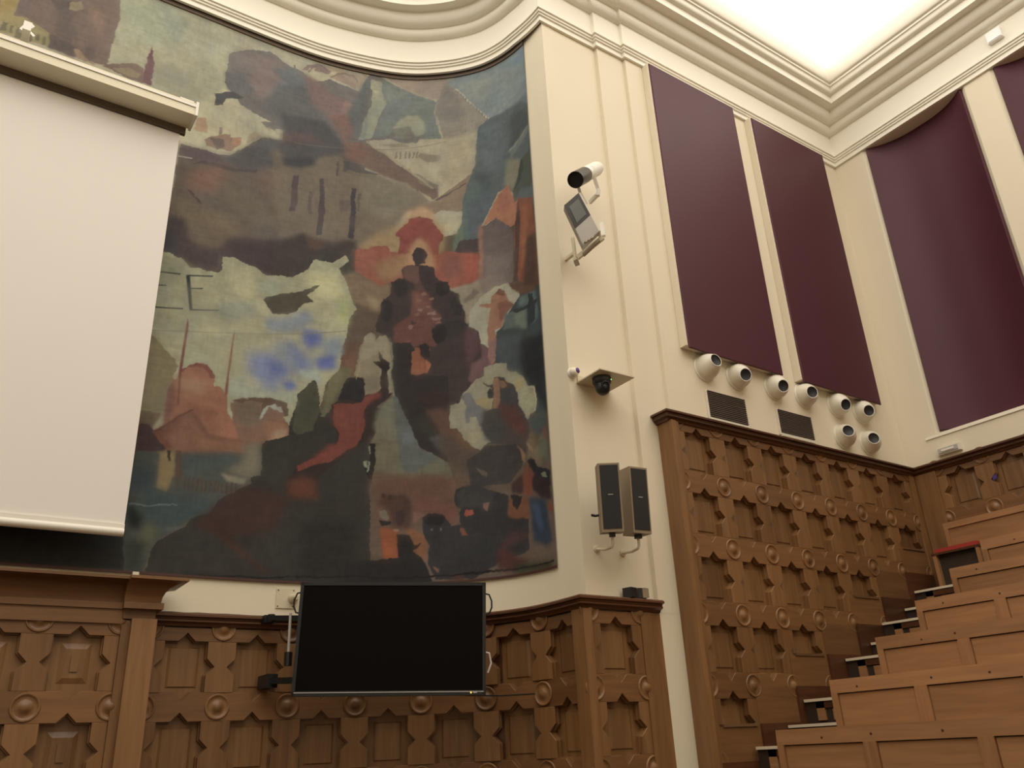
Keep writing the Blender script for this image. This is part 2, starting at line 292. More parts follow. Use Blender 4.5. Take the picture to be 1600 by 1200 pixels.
# ================================================================== THE MURAL
S0, S1, Z0, Z1 = -.30, .993, .2785, 1.4120
NU, NV = 880, 780
PAINT = """
-339,1581 1233,1896 1118,945 -178,818|160 150 120|1
84,1453 279,1575 334,1332 323,1200 165,1183 94,1207|158 152 122|8
100,1377 167,1416 232,1387 209,1311 124,1282|146 146 118|14
171,1250 271,1309 310,1235 299,1182 192,1196|152 145 115|12
243,1168 309,1251 424,1245 414,1158 240,1078|172 162 126|5
-192,884 1128,1026 1023,157 -42,170|88 72 58|3
-149,508 223,585 275,179 -74,169|40 38 34|6
-285,1221 89,1457 102,1324 98,1260 97,1206 76,1201 -1,1200 -59,1244 -278,1189|118 98 84|1.5
-88,1266 -59,1283 -62,1241 -43,1246 -33,1240 -1,1232 -1,1200 -75,1193|150 134 90|3
-88,1266 -61,1286 -61,1258 -82,1235|144 122 70|9
-75,1218 -69,1221 -69,1201 -76,1197|112 102 74|1
-64,1217 -59,1219 -59,1200 -65,1199|112 102 74|1
-53,1218 -47,1220 -30,1222 -26,1205 -29,1196 -53,1196|118 108 80|1.5
-22,1219 -17,1219 -17,1204 -23,1203|112 102 74|1
-11,1219 -7,1220 -7,1200 -12,1199|112 102 74|1
-58,1284 -42,1293 -43,1246 -62,1241|112 95 86|3
-1,1232 -1,1200 34,1197 41,1199 39,1240 27,1273 -3,1296 -13,1310 17,1328 25,1326 20,1305 29,1264 43,1242 39,1213 51,1207 49,1218|98 85 76|4
1,1288 22,1310 29,1264 40,1245 31,1216 16,1228 3,1244|102 88 78|8
19,1321 34,1332 43,1315 31,1304 19,1301|146 126 94|3
39,1215 48,1218 56,1210 64,1201 79,1199 69,1195 46,1200|146 122 92|2
55,1225 70,1253 75,1216 70,1206 59,1204|96 84 76|8
50,1323 74,1330 82,1267 75,1259 65,1295|138 110 90|9
89,1202 120,1224 144,1234 159,1228 163,1194 135,1192|120 98 82|2
106,1205 132,1218 155,1214 151,1200 123,1198|138 120 90|3
166,1290 175,1252 176,1224 176,1196 161,1195 160,1236|112 78 78|1
311,1348 350,1377 393,1393 440,1371 465,1372 491,1352 527,1373 592,1357 604,1396 616,1424 641,1409 765,1347 758,1316 776,1241 620,1225 567,1207 562,1173 524,1155 502,1127 479,1123 441,1120 406,1093 364,1067 305,1054 284,1062 339,1101 392,1165 441,1173 436,1201 412,1194 384,1200 406,1210 374,1216 348,1224 339,1227 322,1230 296,1211 291,1231 323,1251 307,1267|108 101 92|2
371,1367 394,1378 437,1370 425,1331 402,1274 379,1257 354,1286|124 106 96|9
317,1351 355,1378 380,1371 360,1319 321,1307|120 108 98|8
396,1352 440,1371 465,1369 479,1347 463,1301 429,1272 398,1280 428,1332|104 104 98|6
305,1292 341,1306 370,1267 342,1262 317,1250|100 96 90|5
429,1313 473,1337 500,1293 533,1220 485,1234 404,1235 394,1263|96 94 88|10
465,1372 490,1363 509,1355 528,1334 572,1323 568,1260 569,1234 544,1242 525,1271 494,1291 480,1332|120 98 90|7
559,1324 584,1315 573,1281 559,1262 552,1279|134 108 94|4
465,1376 476,1395 494,1407 513,1408 526,1397 523,1384 508,1386 495,1385 477,1378|130 110 96|2
477,1387 492,1394 489,1381 477,1380|160 146 118|2
523,1380 544,1399 569,1403 589,1380 583,1362 558,1371 536,1376|144 122 104|3
507,1410 601,1403 588,1416 613,1427 604,1396 595,1360 579,1377 544,1401 526,1397|150 132 108|4
561,1278 589,1352 610,1406 620,1388 603,1292 593,1236 569,1238 565,1267|94 96 90|6
616,1399 642,1397 642,1365 652,1339 634,1292 623,1235 593,1223 601,1269 618,1327 620,1360|140 138 112|3
617,1391 632,1395 639,1372 624,1361 617,1371|150 146 116|3
593,1223 601,1261 606,1293 613,1264 605,1226|126 128 112|3
641,1409 765,1347 758,1316 776,1243 739,1239 739,1293 721,1310 683,1300 659,1250 623,1235 637,1285 652,1343 642,1365|110 113 102|3
645,1390 705,1373 680,1359 649,1342|118 120 106|6
677,1291 696,1309 721,1312 736,1294 739,1262 718,1251 705,1274 668,1270|142 140 114|4
668,1270 705,1278 708,1247 672,1244|118 114 96|4
641,1418 791,1409 788,1389 768,1355 752,1356 689,1384|148 130 110|4
294,1232 325,1252 351,1248 335,1237 316,1231 307,1209 292,1203|88 84 80|2
328,1219 339,1231 343,1211 336,1190 328,1187|108 98 88|2
311,1229 335,1237 348,1221 374,1214 406,1210 384,1199 412,1192 439,1202 442,1176 392,1166 348,1115 339,1101 296,1094 285,1157 296,1208|168 158 124|2
364,1160 377,1173 392,1168 363,1135|150 132 104|3
282,1114 305,1133 331,1146 331,1138 353,1147 350,1127 332,1104 322,1104 308,1100 288,1098|138 112 92|1.5
334,1138 353,1144 350,1127 335,1124|158 118 90|2
289,1120 317,1129 321,1112 306,1096 299,1115|110 94 82|2
308,1153 314,1156 313,1137 307,1134|136 116 100|1
263,1157 282,1164 289,1129 262,1126|164 132 100|3
241,1083 284,1089 304,1088 333,1096 351,1112 391,1165 446,1175 499,1191 607,1210 617,833 441,852 417,852 367,865 339,865 337,837 313,824 279,830 264,844 237,847|98 86 74|1.5
333,1096 351,1112 391,1165 441,1173 483,1189 607,1214 609,1160 476,1121 444,1116 424,1105 375,1068 349,1077 315,1078|84 80 76|7
389,1159 485,1190 488,1145 398,1108|88 85 80|8
241,1083 284,1089 309,1087 335,1071 350,1065 302,1061 241,1049|94 80 76|5
263,1042 282,1061 306,1067 350,1068 389,1083 390,1077 339,1058 297,1057 279,1052|78 70 66|2
240,1057 252,1059 266,1061 265,1059 250,1056 240,1054|168 156 138|0.6
294,1088 333,1097 333,1095 314,1089|160 148 124|0.6
279,1046 326,1064 338,1036 308,995 268,991 251,1002|122 92 74|14
400,1083 463,1113 490,1113 494,1034 431,1008 390,1046|108 88 76|16
240,975 293,954 345,955 377,920 317,903 270,912 238,918|110 94 72|14
319,1028 378,1032 432,985 409,953 348,974|104 92 76|12
264,990 273,988 294,966 288,964|84 66 58|3
238,921 268,928 281,891 333,877 340,908 386,928 411,925 498,959 613,967 617,833 437,849 412,856 367,865 339,865 337,837 313,824 279,830 264,844 237,847|76 64 60|7
232,889 259,884 268,843 237,847|66 62 62|6
350,899 461,934 500,915 490,874 441,850 404,862 367,865|68 56 54|8
278,926 329,929 349,919 333,883 301,875 279,888|104 88 70|8
417,1141 561,1178 564,1164 585,1143 639,1140 692,1117 757,1081 698,1047 659,982 600,953 591,978 580,969 448,937 425,1028|112 98 80|8
597,1139 686,1131 751,1081 698,1061 669,1031 612,1043|118 108 88|10
527,1276 569,1288 582,1242 563,1207 553,1227|122 94 82|5
428,1238 516,1257 560,1210 561,1178 520,1166 493,1130 453,1116 436,1120|82 78 74|7
431,1192 489,1214 519,1199 433,1168|100 82 76|6
441,1132 503,1154 504,1133 476,1119 442,1115|70 68 66|6
566,1212 613,1223 649,1200 715,1155 766,1119 766,1087 751,1081 698,1125 644,1141 603,1158 567,1168|112 92 78|4
563,1211 601,1217 626,1188 597,1168 567,1172|120 90 76|8
563,1163 579,1160 597,1150 644,1141 609,1138 571,1140 563,1131|86 80 74|2
613,1227 661,1240 709,1221 727,1244 776,1241 761,1296 771,1299 789,1239 883,1215 878,1079 787,1099 766,1123 715,1151 685,1179 661,1195 637,1217|160 148 118|3
727,1207 773,1196 770,1181 745,1180 721,1195|126 114 92|3
643,1223 691,1230 706,1223 667,1218|132 120 96|3
673,1207 677,1208 676,1189 672,1189|126 114 90|1
682,1208 686,1209 685,1190 681,1190|126 114 90|1
693,1209 697,1210 696,1191 692,1190|126 114 90|1
702,1210 706,1210 705,1191 701,1191|126 114 90|1
711,1210 715,1210 714,1192 710,1191|126 114 90|1
718,1210 723,1210 721,1192 717,1192|126 114 90|1
745,1172 782,1172 766,1134 745,1150|172 160 126|5
770,1177 782,1176 781,1114 769,1130|174 160 126|3
754,1079 787,1103 849,1145 880,1125 876,1031 771,1055 759,1045 727,1054 678,1052|128 108 86|2
715,1151 724,1151 766,1119 763,1109 727,1125|122 110 92|2
723,1107 736,1100 760,1079 745,1082|152 138 112|1.5
603,953 624,984 684,1018 704,1047 727,1065 751,1053 768,1017 780,1022 779,948 750,947 597,946|146 120 84|9
698,1040 704,1054 727,1066 754,1053 759,1028 727,1044|168 134 98|5
460,1095 472,1100 472,1037 470,1009 458,1005|84 72 68|1.5
516,1103 524,1105 529,1026 526,968 514,965 516,1022|80 70 66|2
581,1096 591,1097 592,1039 591,971 579,972 582,1037|72 64 64|1.5
559,1060 581,1065 577,1036 561,1029|98 86 74|4
597,1085 603,1087 600,1041 594,1040|98 86 74|2
495,1064 502,1066 503,1012 495,1010|94 82 74|3
547,1156 553,1159 551,1121 547,1124|88 78 68|2
448,937 490,966 531,933 580,969 597,966 596,874 574,808 442,782 433,917|66 58 52|6
496,958 530,959 531,936 503,933|92 70 58|6
568,908 594,958 602,843 572,855|72 66 56|4
765,1349 788,1402 805,1380 884,1272 860,1257 855,1232 777,1242 761,1308|132 122 104|1.5
788,1394 814,1361 830,1303 804,1281 769,1308 768,1346|120 112 100|6
777,1242 856,1248 853,1155 776,1119 768,1191|158 146 116|8
788,1402 881,1447 1018,1408 1008,1225 980,1266 884,1272 840,1333|122 128 120|2
899,1404 952,1393 991,1408 1015,1377 1008,1215 979,1251 988,1367|108 122 124|8
814,1389 899,1399 886,1327 858,1317|128 130 118|8
884,1272 980,1276 1012,1263 1008,1215 978,1247 923,1250 879,1261|98 106 106|4
860,1257 884,1272 980,1266 1002,1229 1041,964 936,1025 937,1052 924,1074 899,1070 861,1006 852,971 846,940 798,948 794,972 815,1016 816,1049 826,1102 849,1157 852,1217|86 92 88|1.5
865,1255 923,1250 939,1169 906,1111 870,1150 859,1205|92 98 96|8
944,1254 990,1238 997,1172 939,1169|76 80 76|6
933,1162 993,1195 991,1176 937,1140|104 108 96|4
927,1145 964,1125 967,1094 943,1059 919,1080|120 116 92|6
969,1122 994,1135 998,1037 958,1051 941,1031 938,1057|78 80 68|4
825,1082 865,1122 871,1051 839,983 814,969|86 100 90|7
798,981 815,1016 819,968 806,942 794,948|98 106 84|5
825,1062 877,1098 885,1066 852,985 835,965|84 90 90|6
844,1138 866,1141 887,1104 872,1080|76 82 80|6
810,974 852,971 851,939 798,948|72 60 56|3
1015,1377 1007,1226 1021,1216 1034,1361|96 112 118|2
875,1026 899,1065 924,1076 933,1059 941,1027 949,1027 945,973 923,974 892,1010 861,997|158 104 76|1.5
899,1065 924,1076 931,1036 911,1008 898,1032|146 94 74|5
949,1032 990,1014 995,800 940,842 931,935 938,977|126 76 56|3
951,1026 953,970 935,844 928,847 938,977|84 62 54|3
967,935 1000,926 998,774 948,821|78 58 48|8
961,1012 977,1003 957,878 946,861|140 88 62|5
863,996 892,1010 923,977 932,961 926,848 852,853 852,971|98 84 78|2
863,936 925,914 920,832 860,842|112 98 88|9
852,994 861,1006 858,851 848,854|136 98 78|4
595,945 636,961 659,967 666,953 682,953 771,947 785,953 848,935 850,871 830,867 787,859 770,875 693,870 664,879 654,867 642,869 596,896|136 78 62|2
595,945 633,959 634,910 612,892 596,900|140 84 68|6
634,917 673,940 705,954 712,915 673,887 648,881|140 104 72|10
682,949 684,986 675,991 676,997 702,1028 702,1034 728,1041 755,1031 753,1027 776,991 774,982 768,976 767,947|128 66 56|1
705,954 712,973 725,989 741,977 751,953 758,929 751,899 699,893 699,923|160 120 84|7
771,939 811,938 817,900 777,882|122 74 62|9
818,945 850,935 849,879 823,869|144 76 60|6
571,885 596,896 641,871 654,867 667,880 671,854 664,839 646,822 647,808 624,820 592,823 573,841|116 96 74|5
617,848 645,837 647,812 630,821|136 116 86|5
783,863 830,867 850,875 856,848 862,839 821,774 815,818 803,849|136 122 98|4
836,855 853,848 835,833 819,825 816,833|104 90 76|4
848,879 917,851 906,848 862,835 853,848|120 104 92|5
712,950 718,964 728,965 738,959 742,945 738,936 738,927 725,923 753,916 759,895 764,883 784,877 790,858 803,849 812,826 818,807 815,790 821,778 837,772 848,749 849,728 858,699 850,673 831,656 811,625 791,562 755,565 677,598 672,698 669,753 640,765 640,783 652,838 667,850 670,880 683,890 693,892 688,907 692,917 715,923 711,936|60 50 46|1
691,915 715,921 728,915 731,878 744,855 718,863 712,882 693,889 689,903|84 60 54|4
715,863 747,855 750,825 770,802 757,781 769,745 756,735 731,740 712,734 700,740 675,747 675,782 706,804 712,833|96 62 54|4
722,823 734,822 731,815 722,817|130 104 90|2
741,811 757,814 760,806 744,807|134 110 96|2
750,800 770,798 766,791 753,794|120 92 80|2
706,783 715,783 709,774 703,776|124 98 86|2
712,794 722,790 715,785 708,786|64 48 46|2
714,720 725,723 737,712 747,698 743,678 725,678 708,685 712,702|144 90 60|2
691,740 701,737 697,702 691,706|112 72 62|2
750,775 776,787 815,790 814,761 801,752 763,738 752,753|54 47 44|3
712,863 728,855 738,826 715,826|110 72 60|6
821,774 837,768 848,745 849,721 832,703 825,677 813,726|84 58 56|5
849,731 865,725 877,684 847,670 830,649 821,657 828,690 848,700|100 72 70|4
712,734 747,732 744,712 737,712 728,723 716,723|120 74 58|3
711,740 715,734 711,685 676,685 672,739|50 45 42|3
827,773 825,799 831,809 852,834 869,841 880,849 913,849 917,837 935,822 940,810 930,793 921,771 894,752 879,739 865,718 849,731 846,756|150 142 116|1.5
883,833 891,842 905,834 912,813 926,794 906,783 894,755 880,752 882,731 881,694 870,682 861,698 865,725 863,760 872,804 848,813 847,817 872,815 876,828|142 98 74|1.5
883,833 893,842 905,834 906,822 890,828|112 74 60|1
886,811 908,811 924,795 902,777 891,767|116 78 62|3
866,735 881,731 881,694 864,684|122 90 82|4
926,798 943,812 986,811 1014,801 990,551 893,579 897,676 877,684 883,748 894,755 910,778|60 64 60|2
903,781 957,778 954,732 923,746 897,751|82 88 80|4
925,777 952,773 950,736 927,752|96 104 86|4
942,809 981,806 985,746 971,738 962,783 933,788|84 96 90|5
961,805 974,802 975,785 988,782 978,773 976,743 958,737 957,775 925,777 921,785 957,782 962,790|52 54 52|1.5
886,737 938,731 925,654 897,672 884,693|68 72 72|8
936,714 1004,704 998,548 939,631|44 44 44|8
910,850 986,814 981,806 943,812 928,825|92 66 52|4
164,826 239,845 272,840 286,825 335,831 342,837 342,865 359,869 402,859 424,849 474,860 502,882 515,910 548,906 574,931 583,919 564,898 576,875 586,846 600,811 586,784 582,751 574,710 572,678 549,645 538,591 483,548 228,474 203,534|146 140 108|1.2
236,842 269,835 287,817 280,788 237,779|138 134 102|6
354,849 388,855 412,825 400,794 365,800|166 156 116|9
411,837 446,847 455,816 428,801 413,813|142 142 112|8
502,877 560,889 576,849 563,822 520,814 511,854|166 158 116|9
566,835 584,838 592,810 583,767 564,789|150 150 98|8
341,770 414,790 417,759 364,738 343,748|132 132 110|9
365,723 425,738 421,698 376,673|146 140 108|14
427,758 472,772 506,795 522,774 481,738 440,733|118 124 124|8
498,754 537,752 542,725 511,709 499,730|92 100 132|8
509,744 527,743 528,727 514,725|80 88 128|6
545,738 576,750 578,710 553,699 539,713|118 126 126|9
403,679 442,695 477,695 486,658 448,614 426,632 405,654|106 112 132|12
437,672 471,678 472,656 452,648|88 96 130|8
526,695 564,709 565,678 534,670|86 94 130|7
470,640 494,641 492,622 474,623|88 98 134|7
441,718 489,720 498,683 465,670|124 128 124|12
427,621 460,635 462,610 435,612|112 116 124|9
468,724 511,701 527,672 493,652|98 106 130|14
380,637 414,615 495,615 490,592 384,588 375,615|140 140 116|10
499,668 541,671 545,644 528,650 504,654|140 146 128|6
424,800 458,819 494,832 518,851 527,853 505,824 516,814 499,806 485,787 468,775 440,772 429,786 421,795|72 66 52|1
235,802 241,804 272,809 271,806 241,802 235,800|48 54 52|0.5
236,776 251,780 251,777 236,774|48 54 52|0.5
237,733 255,736 283,742 283,739 237,730|48 54 52|0.5
234,747 236,747 239,732 237,731|48 54 52|0.5
281,808 288,809 299,743 294,741|48 54 52|0.6
280,809 328,821 327,818 285,807|48 54 52|0.5
292,785 312,791 312,788 293,783|48 54 52|0.5
294,743 343,754 345,756 343,752 295,740|48 54 52|0.5
236,687 419,724 581,761 581,759 420,723 236,686|116 112 90|0.6
288,602 290,654 292,712 293,727 296,711 295,655 293,605|118 78 66|0.7
368,599 371,665 373,710 375,724 376,707 374,658 372,607 376,566 371,565|122 80 64|0.7
276,547 279,599 280,609 285,603 295,620 303,632 318,643 331,643 341,633 345,623 348,627 351,614 350,603 359,608 366,602 377,559 387,550 403,518 413,469 287,451 274,514|134 88 66|1.5
291,608 336,618 333,585 296,585|146 108 80|10
313,634 334,642 343,619 324,619|130 84 64|6
310,567 335,565 361,563 359,508 294,497 263,509 316,558|124 78 60|5
271,590 282,599 292,564 280,515 273,527|112 74 62|5
315,554 345,532 347,506 322,515|138 96 72|10
220,673 236,684 288,632 279,602 272,560 274,543 233,543|118 106 76|3
221,666 234,680 257,660 267,579 236,546|124 110 80|8
230,542 271,543 258,508 231,513|96 80 60|4
234,513 245,518 264,505 302,473 237,463|78 60 52|2
378,580 397,592 426,596 442,602 480,596 484,584 475,568 485,555 484,530 442,507 404,501 387,550|112 82 64|2
384,581 429,593 438,562 414,537 393,555|98 82 64|7
393,590 410,592 404,585 394,584|158 150 130|1.2
444,597 449,602 463,586 480,594 474,582 477,576 469,582 457,580 447,585 438,562 432,558|140 138 122|1.2
449,596 463,586 473,590 474,579 464,581 452,584|142 142 128|1.5
439,555 478,561 483,537 454,526|134 92 68|7
460,541 483,548 484,530 455,516|150 118 90|6
240,472 274,474 316,483 410,494 441,520 450,454 427,445 403,428 374,398 366,381 337,369 288,330 270,275 248,273 229,400|66 68 60|3
240,514 254,519 261,508 317,557 335,538 350,516 402,517 413,498 316,478 286,475 240,472|104 70 54|4
278,491 315,552 351,509 408,515 441,531 442,516 410,494 316,478|118 80 60|6
409,511 441,520 443,460 427,445 400,458 375,452 412,477|108 98 78|9
375,452 421,447 415,436 389,440|118 110 86|4
310,476 398,489 411,480 350,451 314,446|64 70 64|8
234,515 251,518 261,510 291,483 277,474 240,470|68 50 46|2
260,506 267,512 293,485 286,479|108 66 48|2
276,474 299,481 302,442 294,408 279,413|120 100 66|4
287,477 293,478 293,460 290,458|58 48 38|1.5
301,481 308,482 314,443 306,410 302,455|74 58 46|3
318,437 321,438 322,415 319,415|72 56 48|2
324,437 327,438 328,415 325,415|72 56 48|2
331,437 334,438 335,415 332,415|72 56 48|2
338,437 341,438 342,415 339,415|72 56 48|2
345,437 348,438 349,415 346,415|72 56 48|2
351,437 354,438 355,415 352,415|72 56 48|2
358,437 361,438 362,416 359,415|72 56 48|2
365,437 368,438 369,416 366,415|72 56 48|2
372,437 375,438 376,416 373,415|72 56 48|2
379,437 382,438 383,416 380,416|72 56 48|2
386,437 389,438 390,416 387,416|72 56 48|2
393,437 396,438 397,416 394,416|72 56 48|2
400,437 403,438 404,416 401,416|72 56 48|2
263,420 306,403 361,403 369,385 334,368 290,345 263,373|58 66 64|9
237,445 275,444 271,405 240,401|54 60 60|8
266,352 285,360 285,335 280,308 265,313|80 78 56|9
239,383 267,367 261,342 243,353|36 38 34|6
247,326 275,325 270,275 248,273|48 50 42|8
239,384 265,384 311,391 311,389 265,382 240,382|92 98 94|1.5
300,351 329,355 324,348 301,346|84 86 74|4
486,534 485,555 495,590 499,617 520,644 527,651 533,645 541,585 552,648 576,676 587,668 609,666 631,644 640,270 272,254 280,302 288,330 329,355 337,370 366,381 374,402 403,425 428,441 427,452 443,457 440,513 448,521|50 46 40|1.2
495,590 499,617 524,648 533,641 539,588 528,550 501,539 491,549|68 66 50|3
505,595 532,626 537,588 517,567|60 60 48|8
541,585 549,628 559,660 576,675 601,677 609,654 584,651 568,607 548,582|84 78 56|3
403,425 428,438 498,425 473,362 391,345 344,363 371,395|60 42 36|9
359,364 397,346 464,297 484,292 458,293 392,336|62 42 34|5
442,513 489,523 490,452 454,441|52 50 42|8
517,382 617,391 620,286 523,284|42 38 34|12
498,481 545,500 564,531 571,532 565,509 512,468|46 44 38|5
580,736 609,739 611,685 599,670 577,681 574,708 581,711|92 68 54|3
579,681 584,703 607,720 599,668 590,667|104 76 58|6
610,734 669,745 670,649 653,640 622,628 621,664 599,668 608,706|122 110 84|2
617,735 666,739 667,722 657,711 647,726 632,709 613,701|120 112 90|5
619,662 633,676 653,672 651,646 634,636 622,641|104 94 74|6
551,615 554,647 561,666 579,684 594,680 592,664 581,644 567,620 548,579 541,578 545,597|92 88 62|2
561,663 580,679 580,655 567,627 556,621 557,647|100 94 66|6
581,650 587,661 602,665 619,663 621,654 621,627 608,608 582,616 572,615 577,631|42 38 36|1.5
559,603 579,616 591,619 610,613 620,622 644,634 653,646 651,670 652,686 642,696 635,701 642,703 650,702 646,724 651,721 657,711 668,701 670,676 675,660 673,639 663,623 644,608 651,604 652,588 642,577 646,557 634,536 613,535 564,482 546,471 538,447 548,424 490,424 489,452 501,477 531,499 571,529 573,547 562,571|50 40 36|1.2
563,604 582,611 601,610 615,616 622,625 644,633 639,624 625,607 621,586 626,571 611,530 590,518 563,494 534,485 505,470 503,479 533,497 573,527 577,547 565,571|102 54 44|3
568,597 611,606 621,591 617,560 588,563 569,571|108 58 48|9
562,526 594,528 576,507 536,490 529,494|104 54 44|5
489,452 515,462 540,457 539,438 548,424 495,425|88 52 38|8
622,625 644,634 651,643 653,630 634,615 623,607|106 56 46|5
652,683 667,692 672,663 668,636 653,640|52 42 36|3
673,641 677,636 697,595 709,569 728,525 778,497 792,450 777,439 694,445 647,449 635,465 644,490 646,527 636,536 648,557 645,580 654,593 651,606 673,631|96 92 72|2
674,631 677,636 697,595 726,528 764,506 707,478 691,488 683,553|82 84 76|4
649,603 673,626 678,579 683,548 679,538 650,552 643,567|100 96 78|6
688,569 707,569 719,538 698,533|92 94 92|9
636,546 679,543 689,488 679,464 642,468|94 86 66|9
669,745 672,745 677,639 674,631|112 112 96|0.8
636,463 693,459 778,475 801,449 801,425 639,429|88 72 56|9
632,534 643,535 645,502 638,463 633,465 623,486 630,501 634,514|36 34 30|1
632,529 634,529 634,516 632,514|118 116 96|0.8
623,500 628,501 628,486 623,489|118 116 96|1
630,501 633,499 631,477 628,479|118 116 96|0.8
674,745 709,746 714,685 746,673 781,671 780,607 738,604 767,556 779,525 778,497 726,528 697,595 677,639 672,684|48 42 39|2
711,724 721,729 729,715 738,704 743,679 726,676 709,680 710,704|128 78 56|2
721,631 756,649 780,633 780,607 738,607|56 42 38|7
736,602 780,604 803,548 798,508 774,535 755,572|88 62 50|6
743,550 764,551 779,532 778,512 755,529|72 70 66|5
728,594 741,589 764,554 731,558 716,579|54 52 42|7
760,552 818,546 846,513 816,472 788,489 766,521|78 64 54|9
789,561 811,555 835,518 803,525|96 68 48|7
784,610 800,610 809,627 824,643 837,657 851,661 852,678 870,682 888,682 901,678 903,663 920,655 935,643 944,629 951,614 965,612 968,589 963,564 950,561 944,551 928,530 856,525 841,514 825,523 811,539 799,561 785,561 782,586|132 124 98|1
901,659 925,650 941,628 950,601 963,599 963,566 945,567 931,584 923,612 914,634|138 134 104|7
920,643 934,638 938,620 925,615 919,630|148 126 84|6
836,615 855,617 867,603 858,592 836,606|140 122 80|7
805,626 824,630 836,606 854,593 851,568 856,533 844,552 833,579 822,580 822,569 814,570 813,590 817,602|98 94 90|2.5
809,627 828,632 831,609 823,606|104 100 94|5
857,618 862,633 868,633 862,635 852,646 851,651 860,642 871,640 871,653 883,653 896,649 903,637 916,629 923,610 924,586 935,572 939,560 946,542 947,525 941,511 952,487 934,484 925,494 917,508 864,523 856,537 846,555 845,564 851,576 853,589 867,592 870,612 859,613|70 60 54|1.5
871,651 880,651 886,630 885,604 878,589 869,592 871,622|122 92 68|3
883,645 896,643 900,629 888,627|112 82 64|2
886,626 914,625 923,607 921,586 889,599|62 60 58|4
880,597 917,590 930,567 943,539 927,526 901,554 884,579|82 52 46|6
857,616 860,631 870,627 868,612|56 54 50|2
880,651 894,650 900,642 887,644|50 44 40|1.5
850,594 884,589 896,546 881,520 854,533 845,564|64 60 54|6
833,507 856,520 912,512 929,481 924,466 895,441 821,447 814,497|58 53 49|3
830,483 852,468 852,460 840,467|92 80 66|2.5
946,554 988,561 991,532 984,514 954,523 946,542|66 72 66|6
948,545 956,510 971,494 973,458 953,471 935,488 942,494 941,511 949,524|104 88 66|6
967,511 989,516 990,461 969,475|88 88 68|6
978,528 987,525 988,501 977,508|100 70 60|4
938,509 950,498 952,487 942,494|124 100 72|2
919,506 934,486 934,474 925,480|116 88 62|3
937,477 946,478 953,471 957,460 991,443 988,415 945,426 947,453 938,465|42 38 38|2
929,473 940,465 947,449 945,426 924,431|96 60 44|4
967,446 977,442 982,434 971,437|96 96 76|2
640,477 745,477 820,452 792,443 786,421 798,404 795,378 777,380 758,402 735,403 717,390 714,376 685,374 653,378 646,415|92 66 52|8
707,425 744,429 791,411 795,383 781,379 763,402 717,406|100 64 54|8
712,404 735,401 717,385 714,383|112 80 68|4
657,439 700,440 712,425 712,376 676,378 671,406 650,420|70 50 42|5
653,406 664,409 671,395 667,388 653,397|98 86 70|3
651,390 674,388 674,383 658,380|40 34 32|2
653,378 685,374 688,319 663,323|122 66 42|2.5
663,355 683,346 683,321 665,328|132 70 44|6
678,376 687,376 687,370 681,370|128 100 76|1.5
699,374 717,376 740,354 739,317 719,327 708,360|112 72 48|4
717,346 730,347 721,339 715,334|46 38 34|2
683,364 708,364 717,346 715,332 730,322 735,309 753,268 598,270 597,313 663,321 688,323|40 36 33|3
730,394 740,400 754,403 767,399 777,387 781,377 800,378 798,399 803,408 793,411 788,426 792,443 808,448 830,449 858,435 893,418 892,390 934,371 930,316 868,303 820,279 753,283 739,313 744,344 730,364|48 45 43|2.5
791,433 813,448 839,447 863,430 858,409 838,405 800,408|56 53 50|4
810,403 824,402 825,394 812,391 807,396|128 66 52|2
843,411 855,412 852,398 843,402|118 88 72|2
800,373 806,370 813,358 804,357 799,366|104 62 46|2.5
744,374 749,374 749,370 744,371|78 80 72|1.5
763,375 766,374 766,369 763,370|84 82 72|1.5
893,414 936,412 934,374 907,376 891,384|100 62 42|4
896,420 922,415 919,402 910,389 903,398|44 38 36|2
925,454 950,448 945,410 925,417|104 58 42|4
899,441 925,454 925,419 901,421|62 44 40|4
936,410 977,396 986,319 970,317 942,327|44 50 58|5
941,399 958,391 966,340 955,347|56 66 80|5
947,444 986,425 990,392 968,400 946,421|50 38 36|4
980,390 992,379 991,368 982,374|104 56 40|3
869,330 884,330 903,312 934,302 902,285 867,290|70 42 38|6
895,355 932,347 931,334 910,337 889,327 874,334|66 46 44|6
887,296 945,296 986,286 985,276 917,279|46 46 30|8
902,290 923,287 922,280 902,283|44 60 34|6
748,306 760,301 757,295 751,299|104 70 52|2.5
775,291 802,287 807,275 789,281|78 50 40|5
235,275 620,292 681,289 821,292 986,289 986,286 821,288 681,286 620,289 236,273|34 30 28|1
294,1232 326,1251 351,1248 336,1238 317,1232 307,1210 293,1204|84 80 76|0.9
384,1200 406,1208 398,1199 413,1195 427,1204 414,1190 396,1191|112 102 92|0.9
326,1186 327,1186 330,1144 329,1144|152 138 108|0.9
338,1187 340,1188 342,1148 341,1147|152 138 108|0.9
351,1189 352,1189 355,1151 353,1151|152 138 108|0.9
364,1190 365,1191 367,1155 366,1154|152 138 108|0.9
377,1192 378,1192 380,1159 379,1158|152 138 108|0.9
390,1193 391,1194 393,1162 392,1162|152 138 108|0.9
403,1195 405,1195 406,1166 405,1166|152 138 108|0.9
417,1196 418,1197 419,1170 418,1169|152 138 108|0.9
430,1197 431,1198 432,1173 431,1173|152 138 108|0.9
477,1374 483,1392 496,1405 511,1406 523,1396 521,1393 510,1401 496,1400 485,1389 480,1373|122 102 92|0.8
525,1377 538,1394 557,1403 576,1401 589,1384 587,1383 574,1397 557,1399 540,1390 528,1376|128 108 94|0.8
445,1379 447,1382 450,1371 446,1370|92 90 86|0.8
805,1380 808,1381 886,1272 884,1268|166 156 130|0.8
812,1366 815,1370 816,1358|112 108 96|0.8
818,1358 821,1362 823,1350|112 108 96|0.8
824,1350 827,1354 829,1342|112 108 96|0.8
830,1342 833,1346 835,1334|112 108 96|0.8
836,1334 839,1337 841,1326|112 108 96|0.8
